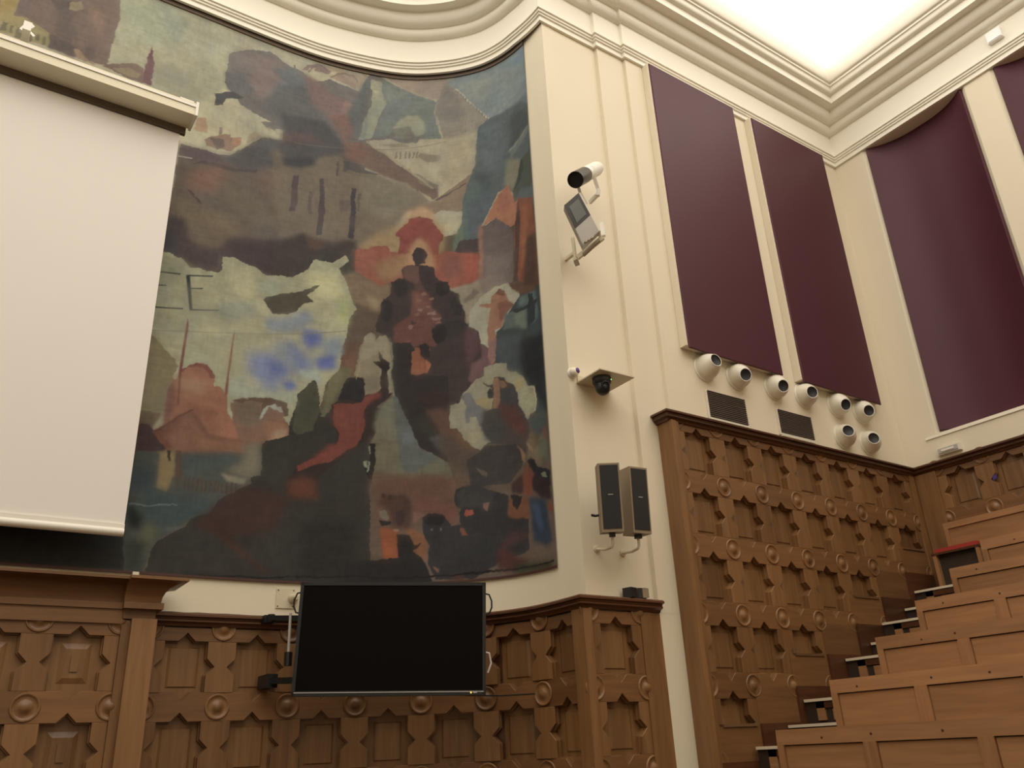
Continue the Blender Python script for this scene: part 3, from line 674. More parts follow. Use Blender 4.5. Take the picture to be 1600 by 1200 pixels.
842,1326 845,1329 847,1318|112 108 96|0.8
848,1317 851,1321 853,1309|112 108 96|0.8
854,1309 858,1312 859,1301|112 108 96|0.8
860,1301 864,1304 865,1292|112 108 96|0.8
866,1292 870,1295 871,1284|112 108 96|0.8
873,1283 876,1286 877,1275|112 108 96|0.8
879,1275 882,1277 884,1266|112 108 96|0.8
761,1308 766,1305 779,1245 776,1243 767,1286|158 148 118|0.9
933,1162 994,1194 994,1191 936,1157|120 122 108|0.9
966,1123 972,1110 968,1093 963,1086 956,1066 938,1053 949,1075 956,1100|64 70 62|1
610,1226 635,1216 685,1177 743,1127 759,1111 755,1110 706,1153 648,1198 608,1223|150 138 110|0.9
759,1082 826,1116 827,1113 763,1078|92 82 74|0.8
692,917 704,921 714,922 725,918 726,889 718,878 706,885 694,892|92 66 56|1.5
723,917 740,921 754,915 759,895 761,883 744,877 728,885|56 46 44|1.5
669,880 683,890 697,885 704,867 699,852 683,847 672,858|50 43 40|1
757,876 770,881 784,877 789,862 786,851 770,845 759,859|48 42 40|1
650,834 662,839 674,825 673,803 659,788 648,794|48 42 40|1
799,846 809,834 813,815 808,798 795,803 789,829|50 44 42|1
750,771 760,781 776,783 782,768 775,748 763,740 753,750|44 38 36|1
725,739 737,743 745,736 747,715 737,705 728,716|46 40 38|1
728,855 736,858 741,853 732,851|120 86 68|1
744,844 753,846 757,841 748,839|120 86 68|1
718,841 727,844 731,839 722,836|120 86 68|1
738,826 746,828 750,823 741,821|120 86 68|1
715,808 724,811 728,806 719,804|120 86 68|1
757,788 765,791 769,786 760,784|120 86 68|1
616,752 625,762 636,759 641,747 648,757 659,759 667,746 671,698 673,638 667,637 664,698 654,711 644,720 629,708 614,700 609,673 603,659 611,706|132 120 94|1.2
646,724 649,720 655,709 666,703 668,691 664,677 656,685 645,694 636,700 638,702 648,698 650,702 646,713|44 37 34|0.8
293,562 290,611 291,636 291,669 293,669 294,633 294,604 296,559|104 62 52|0.7
370,594 371,642 372,665 373,703 374,704 375,662 373,635 374,595|108 66 54|0.7
294,626 309,638 321,643 334,643 345,633 350,619 343,619 332,634 319,637 303,631 295,619|110 66 54|1
261,508 289,533 319,559 320,556 292,530 265,505|92 58 46|0.9
381,587 402,592 409,590 422,598 436,598 447,603 460,600 481,597 484,574 477,570 471,590 457,592 443,586 436,570 436,588 416,590 396,582|84 62 48|1
682,406 692,409 698,399 696,383 685,381|58 42 38|1.2
655,434 659,441 663,438 662,429 657,429|60 44 38|0.9
667,435 672,438 676,435 674,428 670,428|60 44 38|0.9
730,395 744,402 758,402 770,396 774,389 763,380 744,380 735,384|38 35 34|1
951,614 965,613 968,589 963,564 960,564 964,590 962,610 951,611|150 144 114|0.8
458,1177 789,1235 789,1234 458,1175|106 96 82|0.5
"""
def build_mural():
    rng = np.random.RandomState(3)
    def vnoise(sx, sz, seed):
        r = np.random.RandomState(seed); nx = int((S1-S0)*sx)+3; nz = int((Z1-Z0)*sz)+3; g = r.rand(nz, nx)
        u = (np.linspace(0, 1, NU)*(S1-S0)*sx); v = (np.linspace(0, 1, NV)*(Z1-Z0)*sz)
        iu = u.astype(int); fu = u-iu; fu = fu*fu*(3-2*fu); iv = v.astype(int); fv = v-iv; fv = (fv*fv*(3-2*fv))[:, None]
        a = g[iv][:, iu]*(1-fu)+g[iv][:, iu+1]*fu; b_ = g[iv+1][:, iu]*(1-fu)+g[iv+1][:, iu+1]*fu
        return a*(1-fv)+b_*fv - .5
    us = np.linspace(S0, S1, NU); vz = np.linspace(Z0, Z1, NV); SU, SZ = np.meshgrid(us, vz)
    wx = SU + .0030*vnoise(60, 60, 1) + .0026*vnoise(190, 190, 2); wz = SZ + .0030*vnoise(60, 60, 3) + .0026*vnoise(190, 190, 4)
    du = (S1-S0)/(NU-1); dz = (Z1-Z0)/(NV-1)
    img = np.zeros((NV, NU, 3))
    def blur(m, k):
        if k < 1: return m
        ker = np.exp(-.5*(np.arange(-3*k, 3*k+1)/k)**2); ker /= ker.sum()
        h = len(ker)//2; cv = lambda a: np.convolve(a, ker, 'full')[h:h+len(a)]
        return np.apply_along_axis(cv, 1, np.apply_along_axis(cv, 0, m))
    for ln in PAINT.strip().split('\n'):
        pts, col, soft = ln.split('|'); P = np.array([[float(q) for q in a.split(',')] for a in pts.split()])/1000; soft = float(soft)
        col = np.array([float(c) for c in col.split()])/255; col = np.where(col <= .04045, col/12.92, ((col+.055)/1.055)**2.4)
        k = soft*.0011/du*(.42 if soft < 4.5 else .60); pad = int(3*k)+8
        i0 = max(int((P[:, 0].min()-S0)/du)-pad, 0); i1 = min(int((P[:, 0].max()-S0)/du)+pad, NU)
        j0 = max(int((P[:, 1].min()-Z0)/dz)-pad, 0); j1 = min(int((P[:, 1].max()-Z0)/dz)+pad, NV)
        if i1 <= i0 or j1 <= j0: continue
        big = soft > .75
        X = (wx if big else SU)[j0:j1, i0:i1]; Y = (wz if big else SZ)[j0:j1, i0:i1]
        q3 = (-.33, 0, .33) if X.size < 60000 else (0,); m = np.zeros(X.shape)
        for ox in q3:
            for oz in q3:
                Xo, Yo = X+ox*du, Y+oz*dz; ins = np.zeros(X.shape, bool)
                for a in range(len(P)):
                    x1, y1 = P[a-1]; x2, y2 = P[a]
                    if y1 == y2: continue
                    ins ^= ((y1 > Yo) != (y2 > Yo)) & (Xo < (x2-x1)*(Yo-y1)/(y2-y1)+x1)
                m += ins
        m /= len(q3)**2
        if k >= .5: m = blur(m, k)
        img[j0:j1, i0:i1] = img[j0:j1, i0:i1]*(1-m[..., None]) + col*m[..., None]
    # brush mottling
    br = 1 + .16*vnoise(22, 30, 11) + .14*vnoise(70, 90, 12) + .12*vnoise(200, 160, 13) + .08*vnoise(420, 420, 14)
    wm = .05*vnoise(18, 24, 15) + .03*vnoise(60, 60, 16)
    img = img*br[..., None]*np.stack([1+wm, 1+0*wm, 1-wm], -1)
    # painterly softening: patches where the paint is scumbled thin, a little less colour overall
    soft_ = np.stack([blur(img[..., c], 4) for c in range(3)], -1)
    mk = np.clip(.35 + 1.6*vnoise(26, 34, 21) + 1.0*vnoise(80, 90, 22), 0, 1)[..., None]*.40
    img = img*(1-mk) + soft_*mk
    lm = (img @ np.array([.25, .6, .15])); pale = np.clip((lm-.13)/.15, 0, 1)[..., None]
    img = img + pale*((.16*vnoise(30, 26, 31)+.10*vnoise(75, 70, 32))[..., None]*img*np.array([1.25, 1.0, .35]) + (.07*vnoise(38, 34, 33))[..., None]*img*np.array([-.6, 0, 1.2]))
    st_ = 1 + .10*vnoise(40, 420, 23) + .08*vnoise(300, 60, 24); img = img*st_[..., None]
    lum = (img @ np.array([.25, .6, .15]))[..., None]; img = img*.86 + .14*lum*np.array([1.22, 1.0, .66])
    return us, vz, img
us, vz, img = build_mural()
# the painting is given as seen, ceiling glare on its upper part painted in; divide out the light falling at each height
LZ = np.array([.2785, .45, .70, .95, 1.20, 1.42]); LR = np.array(LIT_R); LG = np.array(LIT_G); LB = np.array(LIT_B)
ill = np.stack([np.interp(vz, LZ, q) for q in (LR, LG, LB)], -1)
pic = np.clip(img/ill[:, None, :]-.004, .002, .95)
if PROBE: pic[:] = .5
arc = Arc(ALC); a0 = arc.where_x(0.0)
mo = Arc(offset_path(ALC, .003))
ptx = [];
for s in us:
    x, y, th = arc.at(a0+s); ptx.append((x+math.sin(th)*.003, y-math.cos(th)*.003))
ptx = np.array(ptx)
VV = np.zeros((NV, NU, 3)); VV[..., 0] = ptx[None, :, 0]; VV[..., 1] = ptx[None, :, 1]; VV[..., 2] = vz[:, None]
og = (float(ptx[NU//2, 0]), float(ptx[NU//2, 1]), Z0)
VV = (VV-np.array(og))*U
idx = np.arange(NV*NU).reshape(NV, NU); F = np.stack([idx[:-1, :-1], idx[:-1, 1:], idx[1:, 1:], idx[1:, :-1]], -1).reshape(-1, 4)
me = bpy.data.meshes.new('mural'); me.vertices.add(NV*NU); me.vertices.foreach_set('co', VV.reshape(-1).astype(np.float32))
me.loops.add(F.size); me.loops.foreach_set('vertex_index', F.reshape(-1).astype(np.int32))
me.polygons.add(len(F)); me.polygons.foreach_set('loop_start', (np.arange(len(F))*4).astype(np.int32)); me.polygons.foreach_set('loop_total', np.full(len(F), 4, np.int32))
me.update(); ca = me.color_attributes.new('paint', 'FLOAT_COLOR', 'POINT')
ca.data.foreach_set('color', np.concatenate([pic, np.ones((NV, NU, 1))], -1).reshape(-1).astype(np.float32))
me.polygons.foreach_set('use_smooth', np.ones(len(F), bool))
m, t, b = nt('oil_paint'); at = N(t, 'ShaderNodeAttribute', attribute_name='paint'); t.links.new(at.outputs['Color'], b.inputs['Base Color'])
b.inputs['Roughness'].default_value = .55; b.inputs['Specular IOR Level'].default_value = .10
tc = N(t, 'ShaderNodeTexCoord'); n = N(t, 'ShaderNodeTexNoise'); n.inputs['Scale'].default_value = 12; n.inputs['Detail'].default_value = 5
t.links.new(tc.outputs['Object'], n.inputs['Vector']); bp = N(t, 'ShaderNodeBump'); bp.inputs['Strength'].default_value = .12; bp.inputs['Distance'].default_value = .006
t.links.new(n.outputs['Fac'], bp.inputs['Height']); t.links.new(bp.outputs[0], b.inputs['Normal'])
me.materials.append(m)
mural = bpy.data.objects.new('mural', me); C.objects.link(mural); mural.location = W(*og); mural['_o'] = og
tag(mural, 'tall dark painted mural of smoke, figures and domes filling the curved stage recess', 'mural')
ed = MB().sweep([(float(x), float(y)) for x, y in ptx[::6]] + [(float(ptx[-1, 0]), float(ptx[-1, 1]))], [(0.0, Z0-.0025), (.0015, Z0-.0025), (.0015, Z0+.001), (0.0, Z0+.001)])
MB().sweep([(float(x), float(y)) for x, y in ptx[::6]] + [(float(ptx[-1, 0]), float(ptx[-1, 1]))], [(0.0, Z1), (.003, Z1), (.003, Z1+.026), (0.0, Z1+.026)]).part('top_shade', plain('painted_shade', (.17, .13, .105), .7), mural, label='dark brown strip painted as cornice shade along the top of the mural')  # strip coloured as the shade between the mural top and the cornice band
ed.part('edge_strip', plain('dark_red_edge', (.06, .018, .014), .6), mural, label='dark red edging along the foot of the mural')
# ================================================================== WOODEN WAINSCOTS
PX, PZ = .1035, .1137; HA, HBH, NT = .0318, .0368, .0122       # pitch, half hole, notch
RR = PZ/2-HBH; ST = PX/2-HA
def rail_poly(w, r=RR): return [(-w/2, -r), (-NT, -r), (0, -r+NT), (NT, -r), (w/2, -r), (w/2, r), (NT, r), (0, r-NT), (-NT, r), (-w/2, r)]
def stile_poly(t_): return [(-t_, -HBH), (t_, -HBH), (t_, -NT), (t_-NT, 0), (t_, NT), (t_, HBH), (-t_, HBH), (-t_, NT), (-t_+NT, 0), (-t_, -NT)]
DEP = .0125
def kit(pw):
    k = {}; st = pw/2-HA
    LIP = DEP*.5
    def lipped(poly, mat, nm): return MB().prism(poly, DEP, 0, .0005).prism(inset(poly, -.0017), DEP, LIP).mesh(nm, mat)
    k['rail'] = lipped(rail_poly(pw+.0002), 'oak_h', 'rail')
    k['stile'] = lipped(stile_poly(st), 'oak_v', 'stile')
    hl = [(0, -HBH), (st, -HBH), (st, -NT), (st-NT, 0), (st, NT), (st, HBH), (0, HBH)]
    k['half_r'] = lipped(hl, 'oak_v', 'half_stile')
    k['half_l'] = lipped([(-x, z) for x, z in hl][::-1], 'oak_v', 'half_stile')
    hr = [(-pw/2, -RR), (-NT, -RR), (0, -RR+NT), (NT, -RR), (pw/2, -RR), (pw/2, 0), (-pw/2, 0)]
    k['half_rail'] = lipped(hr, 'oak_h', 'rail')
    g = MB(); a, c = HA+NT*.9, HBH+NT*.9; fa, fc = HA*.60, HBH*.74
    g.prism([(-a, -c), (a, -c), (a, c), (-a, c)], DEP+.002, DEP-.0002)
    g.hexa([(-fa-.004, DEP-.0001, -fc-.002), (fa+.004, DEP-.0001, -fc-.002), (fa+.004, DEP-.0001, fc+.002), (-fa-.004, DEP-.0001, fc+.002)], [(-fa, DEP-.0020, -fc), (fa, DEP-.0020, -fc), (fa, DEP-.0020, fc), (-fa, DEP-.0020, fc)])
    k['panel'] = g.mesh('star_panel', 'oak_p')
    g = MB(); g.prism([(-a, -c), (a, -c), (a, c), (-a, c)], DEP+.002, DEP-.0002)
    def fr(x, z, y): return [(-x, y, -z), (x, y, -z), (x, y, z), (-x, y, z)]
    g.hexa(fr(HA*.62, HBH*.74, DEP), fr(HA*.40, HBH*.52, DEP-.0030)); g.hexa(fr(HA*.16, HBH*.30, DEP-.0029), fr(HA*.16, HBH*.30, DEP-.0048))
    k['panel_fancy'] = g.mesh('star_panel', 'oak_p')
    R = .0185
    pr = [(R, .002), (R, -.0008), (R*.95, -.0018), (R*.87, -.0018), (R*.80, -.0006), (R*.66, .0002), (R*.50, -.0002), (R*.36, -.0018), (R*.24, -.0034), (R*.10, -.0038), (0, -.0040)]
    k['rosette'] = MB().lathe((0, 0, 0), (0, 1, 0), pr, 28).mesh('rosette', 'oak_v', smooth=True)
    return k
KIT = kit(PX)
def run_cells(root, K, arcp, s_list, zc_list, pitch, fancy=False, skip=lambda i, z: False, left_half=True, right_half=True, top_half=True, ros_ends=(True, True)):
    """star cells centred at arclengths s_list and heights zc_list on the plan path arcp"""
    for i, s in enumerate(s_list):
        x, y, th = arcp.at(s); zs = [z for z in zc_list if not skip(i, z)]
        for z in zs:
            place(K['panel_fancy' if fancy else 'panel'], 'star_panel', root, (x, y, z), th)
            place(K['rail'], 'rail', root, (x, y, z-PZ/2), th)
        place(K['half_rail'], 'rail', root, (x, y, zc_list[0]+PZ/2), th) if top_half else None
        for side in (-1, 1):
            xs, ys, ts = arcp.at(s+side*pitch/2)
            if side == 1 and i < len(s_list)-1:
                for z in zs:
                    place(K['stile'], 'stile', root, (xs, ys, z), ts)
                for z in [zc_list[0]+PZ/2] + [q-PZ/2 for q in zs]:
                    place(K['rosette'], 'rosette', root, (xs, ys, z), ts)
            elif (side == -1 and i == 0 and left_half) or (side == 1 and i == len(s_list)-1 and right_half):
                for z in zs: place(K['half_r' if side < 0 else 'half_l'], 'stile', root, (xs, ys, z), th)
                if ros_ends[0 if side < 0 else 1]:
                    for z in [zc_list[0]+PZ/2] + [q-PZ/2 for q in zs]: place(K['rosette'], 'rosette', root, (xs, ys, z), ts)
def cap_profile(z): # top at z ; p measured from wood face
    return [(-.016, z), (.012, z), (.015, z-.0025), (.015, z-.0055), (.010, z-.0065), (.009, z-.0095), (.0105, z-.0105), (.0105, z-.0125), (.005, z-.0150), (.003, z-.0185), (-.016, z-.0185), (-.016, z)]
def cap_parts(root, path, z, name='cap_rail'):
    MB().sweep(path, cap_profile(z)[1:-2] + [(-.0005, z-.0185), (-.0005, z-.002)] ).part(name, 'oak_dark', root, smooth=True)
    MB().sweep(path, [(-.018, z-.0021), (-.018, z+.0004), (.011, z+.0004), (.0148, z-.0022), (.012, z-.0022), (-.018, z-.0021)]).part('cap_top', 'oak_cap', root, label='paler top edge of the capping')
# ---- side wall
YF = 1.0
side = thing('wainscot', 'tall oak wainscot with star panels climbing the stairs below the two maroon panels', 'panelling', (1.43, YF, FL))
arcS = Arc([(1.047, YF), (XB-.02, YF)])
cx = [1.118+PX*k for k in range(7)]; zc = [.483, .483-PZ, .483-2*PZ, .483-3*PZ, .483-4*PZ]
skt = [.027, .0815, .1395, .194, .252, .308, .365]
MB().box(1.05, XB-.019, YF+DEP+.0022, YS-.0005, FL, .5325).part('backing_board', 'oak_dark', side)
run_cells(side, KIT, arcS, [x-1.047 for x in cx], zc, PX, skip=lambda i, z: z < skt[i]-.02)
for i, x in enumerate(cx):
    top = skt[i]; g = MB(); hw = PX/2-.0002
    trunc = i % 2 == 0
    g.box(x-hw, x+hw, YF-.0012, YF+DEP+.001, top-.22, top-(.004 if trunc else 0)); g.part('skirting_board', 'oak_h', side)
    if trunc: MB().box(x-HA-.004, x+HA+.012, YF-.0035, YF+DEP+.001, top-.0042, top).part('skirting_ledge', 'oak_cap', side)
    MB().box(x-hw, x+hw, YF-.006, YF-.0012, top-.24, top-.055).part('skirting_plinth', 'oak_dark', side)
MB().box(1.047, 1.0585, YF-.008, YS+.0070, FL, .5345).part('corner_post', 'oak_v', side)
MB().box(1.0588, 1.068, YF-.0050, YF+DEP, FL, .5345).part('edge_stile', 'oak_v', side)
MB().box(1.791, XB-.0192, YF-.004, YF+DEP, .2, .5345).part('edge_stile', 'oak_v', side)
cap_parts(side, [(1.047, YS+.0075), (1.047, YF), (XB-.02, YF)], .5525)
# ---- back wall
XF = XB-.02
back = thing('wainscot', 'oak star-panelled wainscot behind the topmost benches on the right', 'panelling', (XF, .5, FL))
arcB = Arc([(XF, YF), (XF, YR)])
ys_ = [.8946-PX*k for k in range(7)]
MB().box(XF+DEP+.0022, XB-.0005, -.4, YF-.001, FL, .5325).part('backing_board', 'oak_dark', back)
run_cells(back, KIT, arcB, [YF-y for y in ys_], [.483, .483-PZ], PX)
MB().box(XF-.004, XF+DEP, .9464, .9950, .05, .5345).part('corner_post', 'oak_v', back)
cap_parts(back, [(XF, YF-.0002), (XF, -.1)], .5525)
# ---- stage
fp = offset_path(ALC, .017)[:-1]
fp = [(.2915, 1.3725)] + [q for q in fp if q[0] > .30 and q[1] > 1.045] + [(.8395, 1.028)]
arcT = Arc(fp); sA = arcT.where_x(.3995); LT = arcT.l[-1]-sA; nC = round(LT/PX); pt = LT/nC
KT = kit(pt)
stg = thing('wainscot', 'curved oak star-panelled wainscot under the mural, behind the black television', 'panelling', (.55, 1.375, FL))
cells = [sA-pt/2 + pt*k for k in range(0, nC+1)]; zt = [.1405, .1405-PZ, .1405-2*PZ]
MB().sweep([fp[0]] + fp[1:], [(-DEP-.0022, .197), (-DEP-.0022, FL), (-.0165, FL), (-.0165, .197), (-DEP-.0022, .197)]).part('backing_board', 'oak_dark', stg)
run_cells(stg, KT, arcT, cells, zt, pt, right_half=True, ros_ends=(True, False))
MB().sweep(fp, [(-DEP, FL), (-DEP, -.2), (.001, -.2), (.001, FL), (-DEP, FL)]).part('plinth', 'oak_h', stg)
cap_parts(stg, [fp[0]] + fp[1:] + [(1.0, 1.028)], .2175)
# pier panel (one bay)
arcP = Arc([(.8395, 1.028), (1.0, 1.028)])
MB().box(.851, 1.0, 1.0428, 1.0445, FL, .1985).part('backing_board', 'oak_dark', stg)
run_cells(stg, KIT, arcP, [.905-.8395], zt, PX)
MB().box(.8365, .8532, 1.0230, 1.0520, FL, .1985).part('corner_post', 'oak_v', stg)
MB().box(.9567, .9835, 1.0262, 1.0373, FL, .1985).part('edge_stile', 'oak_v', stg)
MB().box(.9837, 1.0005, 1.0275, 1.0373, FL, .1985).part('edge_stile', 'oak_v', stg)
MB().box(.8395, 1.0, 1.0270, 1.0373, FL, -.2).part('plinth', 'oak_h', stg)
# ---- portal to the left
YP = 1.335
por = thing('panelled_surround', 'oak surround with star panels, pilaster and flared crown left of the stage', 'panelling', (0.0, YP, FL))
arcO = Arc([(-.6, YP), (.3, YP)]); xo = [.140-PX/2+PX*k for k in (-3, -2, -1, 0, 1)]; zo = [.140, .140-PZ, .140-2*PZ]
MB().box(-.6, .285, YP+DEP+.0022, 1.372, FL, .1985).part('backing_board', 'oak_dark', por)
run_cells(por, KIT, arcO, [x+.6 for x in xo], zo, PX, fancy=True)
MB().box(.2435, .2548, YP-.003, YP+DEP, FL, .1985).part('edge_stile', 'oak_v', por)
MB().box(.2548, .2890, YP-.012, 1.374, FL, .2005).part('pilaster', 'oak_v', por)
MB().box(-.6, .2437, YP-.004, YP+DEP, .1935, .2135).part('frieze_board', 'oak_h', por)
def crown(x0, x1, yf, name):
    g = MB(); path = [(x0, yf), (x1, yf), (x1, 1.374)]
    pr = [(0, .2135), (.0055, .2135), (.0055, .2225), (.0018, .2235)] + [(.0018 + .028*(1-math.cos(math.pi/2*k/6)), .2235 + .0275*math.sin(math.pi/2*k/6)) for k in range(7)] + [(.0315, .2515), (.0315, .2555), (-.02, .2555), (-.02, .2135), (0, .2135)]
    g.sweep(path, pr).part(name, 'oak_h', por, smooth=True)
crown(-.6, .2435, YP-.002, 'crown_moulding'); crown(.2405, .2890, YP-.012, 'pilaster_capital')
MB().box(-.6, .243, YP+.002, 1.372, .2135, .2550).part('crown_block', 'oak_h', por)
MB().box(.243, .287, YP-.006, 1.372, .2005, .2545).part('crown_block', 'oak_h', por)
# ================================================================== MAROON PANELS
def maroon(x0, x1, label):
    r = thing('acoustic_panel', label, 'wall panel', ((x0+x1)/2, 1.0, .7025), 'flat maroon cloth panels on the side wall')
    MB().box(x0-.0045, x1+.001, 1.003, YS-.0004, .7072, 1.4185).part('frame', 'plaster', r)
    MB().prism([(x0, .7015), (x1, .7015), (x1, 1.4185), (x0, 1.4185)], 1.0028, .9995, .0012).part('cloth', 'maroon', r)
maroon(1.1315, 1.4072, 'left maroon cloth panel on the side wall, nearest the stage'); maroon(1.475, 1.7535, 'right maroon cloth panel on the side wall, nearest the room corner')
for i, ((a, b_), lb) in enumerate(zip(niches[:2], ('large maroon cloth panel curving in the first niche right of the corner', 'maroon cloth panel cut off by the right edge, beyond the second pilaster'))):
    ar = arcpts(a, b_, .047, 40); ar = [q for q in ar if b_+.006 < q[1] < a-.004]
    g = MB(); g.sweep(ar, [(.002, .6265), (.0075, .6265), (.0085, .6275), (.0085, HB-.001), (.002, HB-.001), (.002, .6265)])
    tag(g.part('acoustic_panel', 'maroon', smooth=True), lb, 'wall panel', 'curved maroon panels in the back wall niches')
struct(MB().sweep([(XB, YS-.06), (XB, -.4)], [(-.001, NZ-.0085), (.003, NZ-.0085), (.003, NZ-.003), (-.001, NZ-.003)]).part('trim_2', 'cornice'))
# ================================================================== PROJECTION SCREEN
scr = thing('projection_screen', 'lowered white projection screen with cream casing hanging before the mural', 'projection screen', (-.25, 1.30, .3167))
YC = 1.28
MB().box(-.78, .240, YC, YC+.043, 1.0722, 1.0885).part('casing', 'casing', scr)
MB().box(-.781, .2405, YC-.002, YC+.004, 1.0885, 1.0935).part('casing_lip', 'white', scr)
MB().box(-.781, .2405, YC-.0010, YC+.03, 1.0945, 1.0965).part('casing_rail', 'casing', scr)
MB().box(-.781, .2405, YC+.002, YC+.03, 1.0885, 1.1000).part('top_channel', 'casing', scr)
MB().box(.2395, .2440, YC-.003, YC+.045, 1.0700, 1.1005).part('end_cap', 'white', scr)
MB().box(-.775, .236, YC+.0432, YC+.050, 1.058, 1.0880).part('roller_slot', 'slot', scr)
g = MB(); g.box(-.76, .2275, 1.3275, 1.3290, .3290, 1.066); g.part('cloth', 'screen', scr)
MB().tube([(-.76, 1.327, .3225), (.2275, 1.327, .3225)], [.0062, .0062], 12).part('bottom_bar', 'white', scr, smooth=True)
MB().box(-.76, .2277, 1.3245, 1.3295, .3235, .3345).part('hem', 'white', scr)
g = MB(); c = Vector(atY(43, 44, 1.33)); g.obox(c, (.004, .006, .010), rot(.4, 0, .5)); g.obox(c+Vector((.006, 0, -.010)), (.008, .004, .0022), rot(0, 0, .7)); g.obox(c+Vector((-.006, 0, -.007)), (.0035, .004, .005), rot(0, 0, .4)); g.box(c.x-.006, c.x+.006, 1.30, 1.39, c.z-.03, c.z-.012)
g.part('hanging_bracket', 'white', scr)
g = MB(); g.tube([(.212, 1.285, 1.1015), (.236, 1.285, 1.1015)], .0028, 8); g.part('end_rod', 'white', scr)
# ================================================================== TELEVISION
TL, TR_, BL, BR = [Vector(q) for q in ((.481, 1.27, .256), (.728, 1.128, .247), (.478, 1.268, .091), (.724, 1.127, .082))]
cc = (TL+TR_+BL+BR)/4; ex = (TR_-TL+BR-BL).normalized(); ez = (TL-BL+TR_-BR).normalized(); ez = (ez-ex*ez.dot(ex)).normalized(); ey = ez.cross(ex)
RT = Matrix((ex, ey, ez)).transposed(); hw, hh = .1424, .0826
tv = thing('television', 'large black flat television on a swing arm in front of the stage wainscot', 'television', tuple(cc-ez*hh))
def tl(x, y, z): return cc + RT @ Vector((x, y, z))
MB().obox(tl(0, .006, 0), (hw-.003, .006, hh-.003), RT).part('housing', 'black', tv)
MB().obox(tl(0, .016, -.005), (hw*.7, .006, hh*.6), RT).part('back_cover', 'black', tv)
MB().obox(tl(0, -.0008, .001), (hw-.005, .0006, hh-.006), RT).part('display', 'glass', tv)
for nm, x, z, a, b2 in (('bezel', 0, hh-.002, hw, .0026), ('bezel', 0, -hh+.0028, hw, .0034), ('bezel', -hw+.0022, 0, .0026, hh), ('bezel', hw-.0022, 0, .0026, hh)):
    MB().obox(tl(x, .002, z), (a, .0046, b2), RT).part(nm, 'black_metal', tv)
MB().obox(tl(0, -.0030, -hh+.0042), (hw-.003, .0006, .0006), RT).part('trim_line', 'silver', tv)
MB().lathe(tl(hw-.022, -.0030, -hh+.0028), -ey, [(.0011, 0), (.0011, .0006), (0, .0007)], 8).part('standby_light', 'amber_led', tv)
MB().obox(tl(hw-.016, -.0030, -hh+.0028), (.0030, .0005, .0007), RT).part('badge', 'silver', tv)
for sx, zc_ in ((-1, .054), (1, .052)):
    P = [tl(sx*(hw-.002), .008, zc_+.016), tl(sx*(hw+.006), .008, zc_+.014), tl(sx*(hw+.010), .008, zc_+.004), tl(sx*(hw+.010), .008, zc_-.006), tl(sx*(hw+.006), .008, zc_-.015), tl(sx*(hw-.002), .008, zc_-.017)]
    MB().tube(P, .0014, 8).part('handle', 'black_metal', tv, smooth=True)
def armbar(px0, py0, Y0, px1, py1, Y1, h, nm='wall_arm'):
    a = Vector(atY(px0, py0, Y0)); b2 = Vector(atY(px1, py1, Y1)); d = (b2-a).normalized(); L = (b2-a).length/2
    R = Matrix((d, d.cross(Vector((0, 0, 1))).normalized()*-1, Vector((0, 0, 1)))).transposed(); g = MB().obox((a+b2)/2, (L, .006, h), R)
    g.tube([a+Vector((0, 0, h+.002)), a-Vector((0, 0, h+.002))], .0055, 10); return g.part(nm, 'black_metal', tv)
armbar(424, 966, 1.335, 475, 966, 1.275, .0038); armbar(424, 1064, 1.335, 475, 1063, 1.275, .0045)
a = Vector(atY(454, 958, 1.29)); b2 = Vector(atY(450, 1032, 1.29))
MB().tube([a, b2], .0022, 8).part('arm_post', 'silver', tv)
MB().tube([b2+Vector((0, 0, .012)), b2-Vector((0, 0, .008))], .006, 10).part('arm_knuckle', 'black', tv)
p0 = Vector(atY(424, 966, 1.335)); MB().box(p0.x-.008, p0.x+.008, 1.342, 1.3605, p0.z-.006, p0.z+.006).part('wall_bracket', 'black_metal', tv)
p0 = Vector(atY(424, 1064, 1.335)); MB().box(p0.x-.008, p0.x+.008, 1.330, 1.3745, p0.z-.010, p0.z+.010).part('wall_bracket', 'black_metal', tv)
g = MB(); P = [tl(hw-.004, .010, -.020), tl(hw+.006, .012, -.022), tl(hw+.009, .014, -.036), tl(hw+.004, .016, -.050)]; g.tube(P, .0016, 8); g.part('side_cable', 'white', tv, smooth=True)
a = tl(hw-.03, .02, -hh+.001); b2 = Vector(atY(836, 1084, 1.135)); tag(MB().tube([a, (a+b2)/2-Vector((0, 0, .002)), b2], .0011, 6).part('cable', 'black'), 'thin black cable running from under the television to a rosette', 'cable')
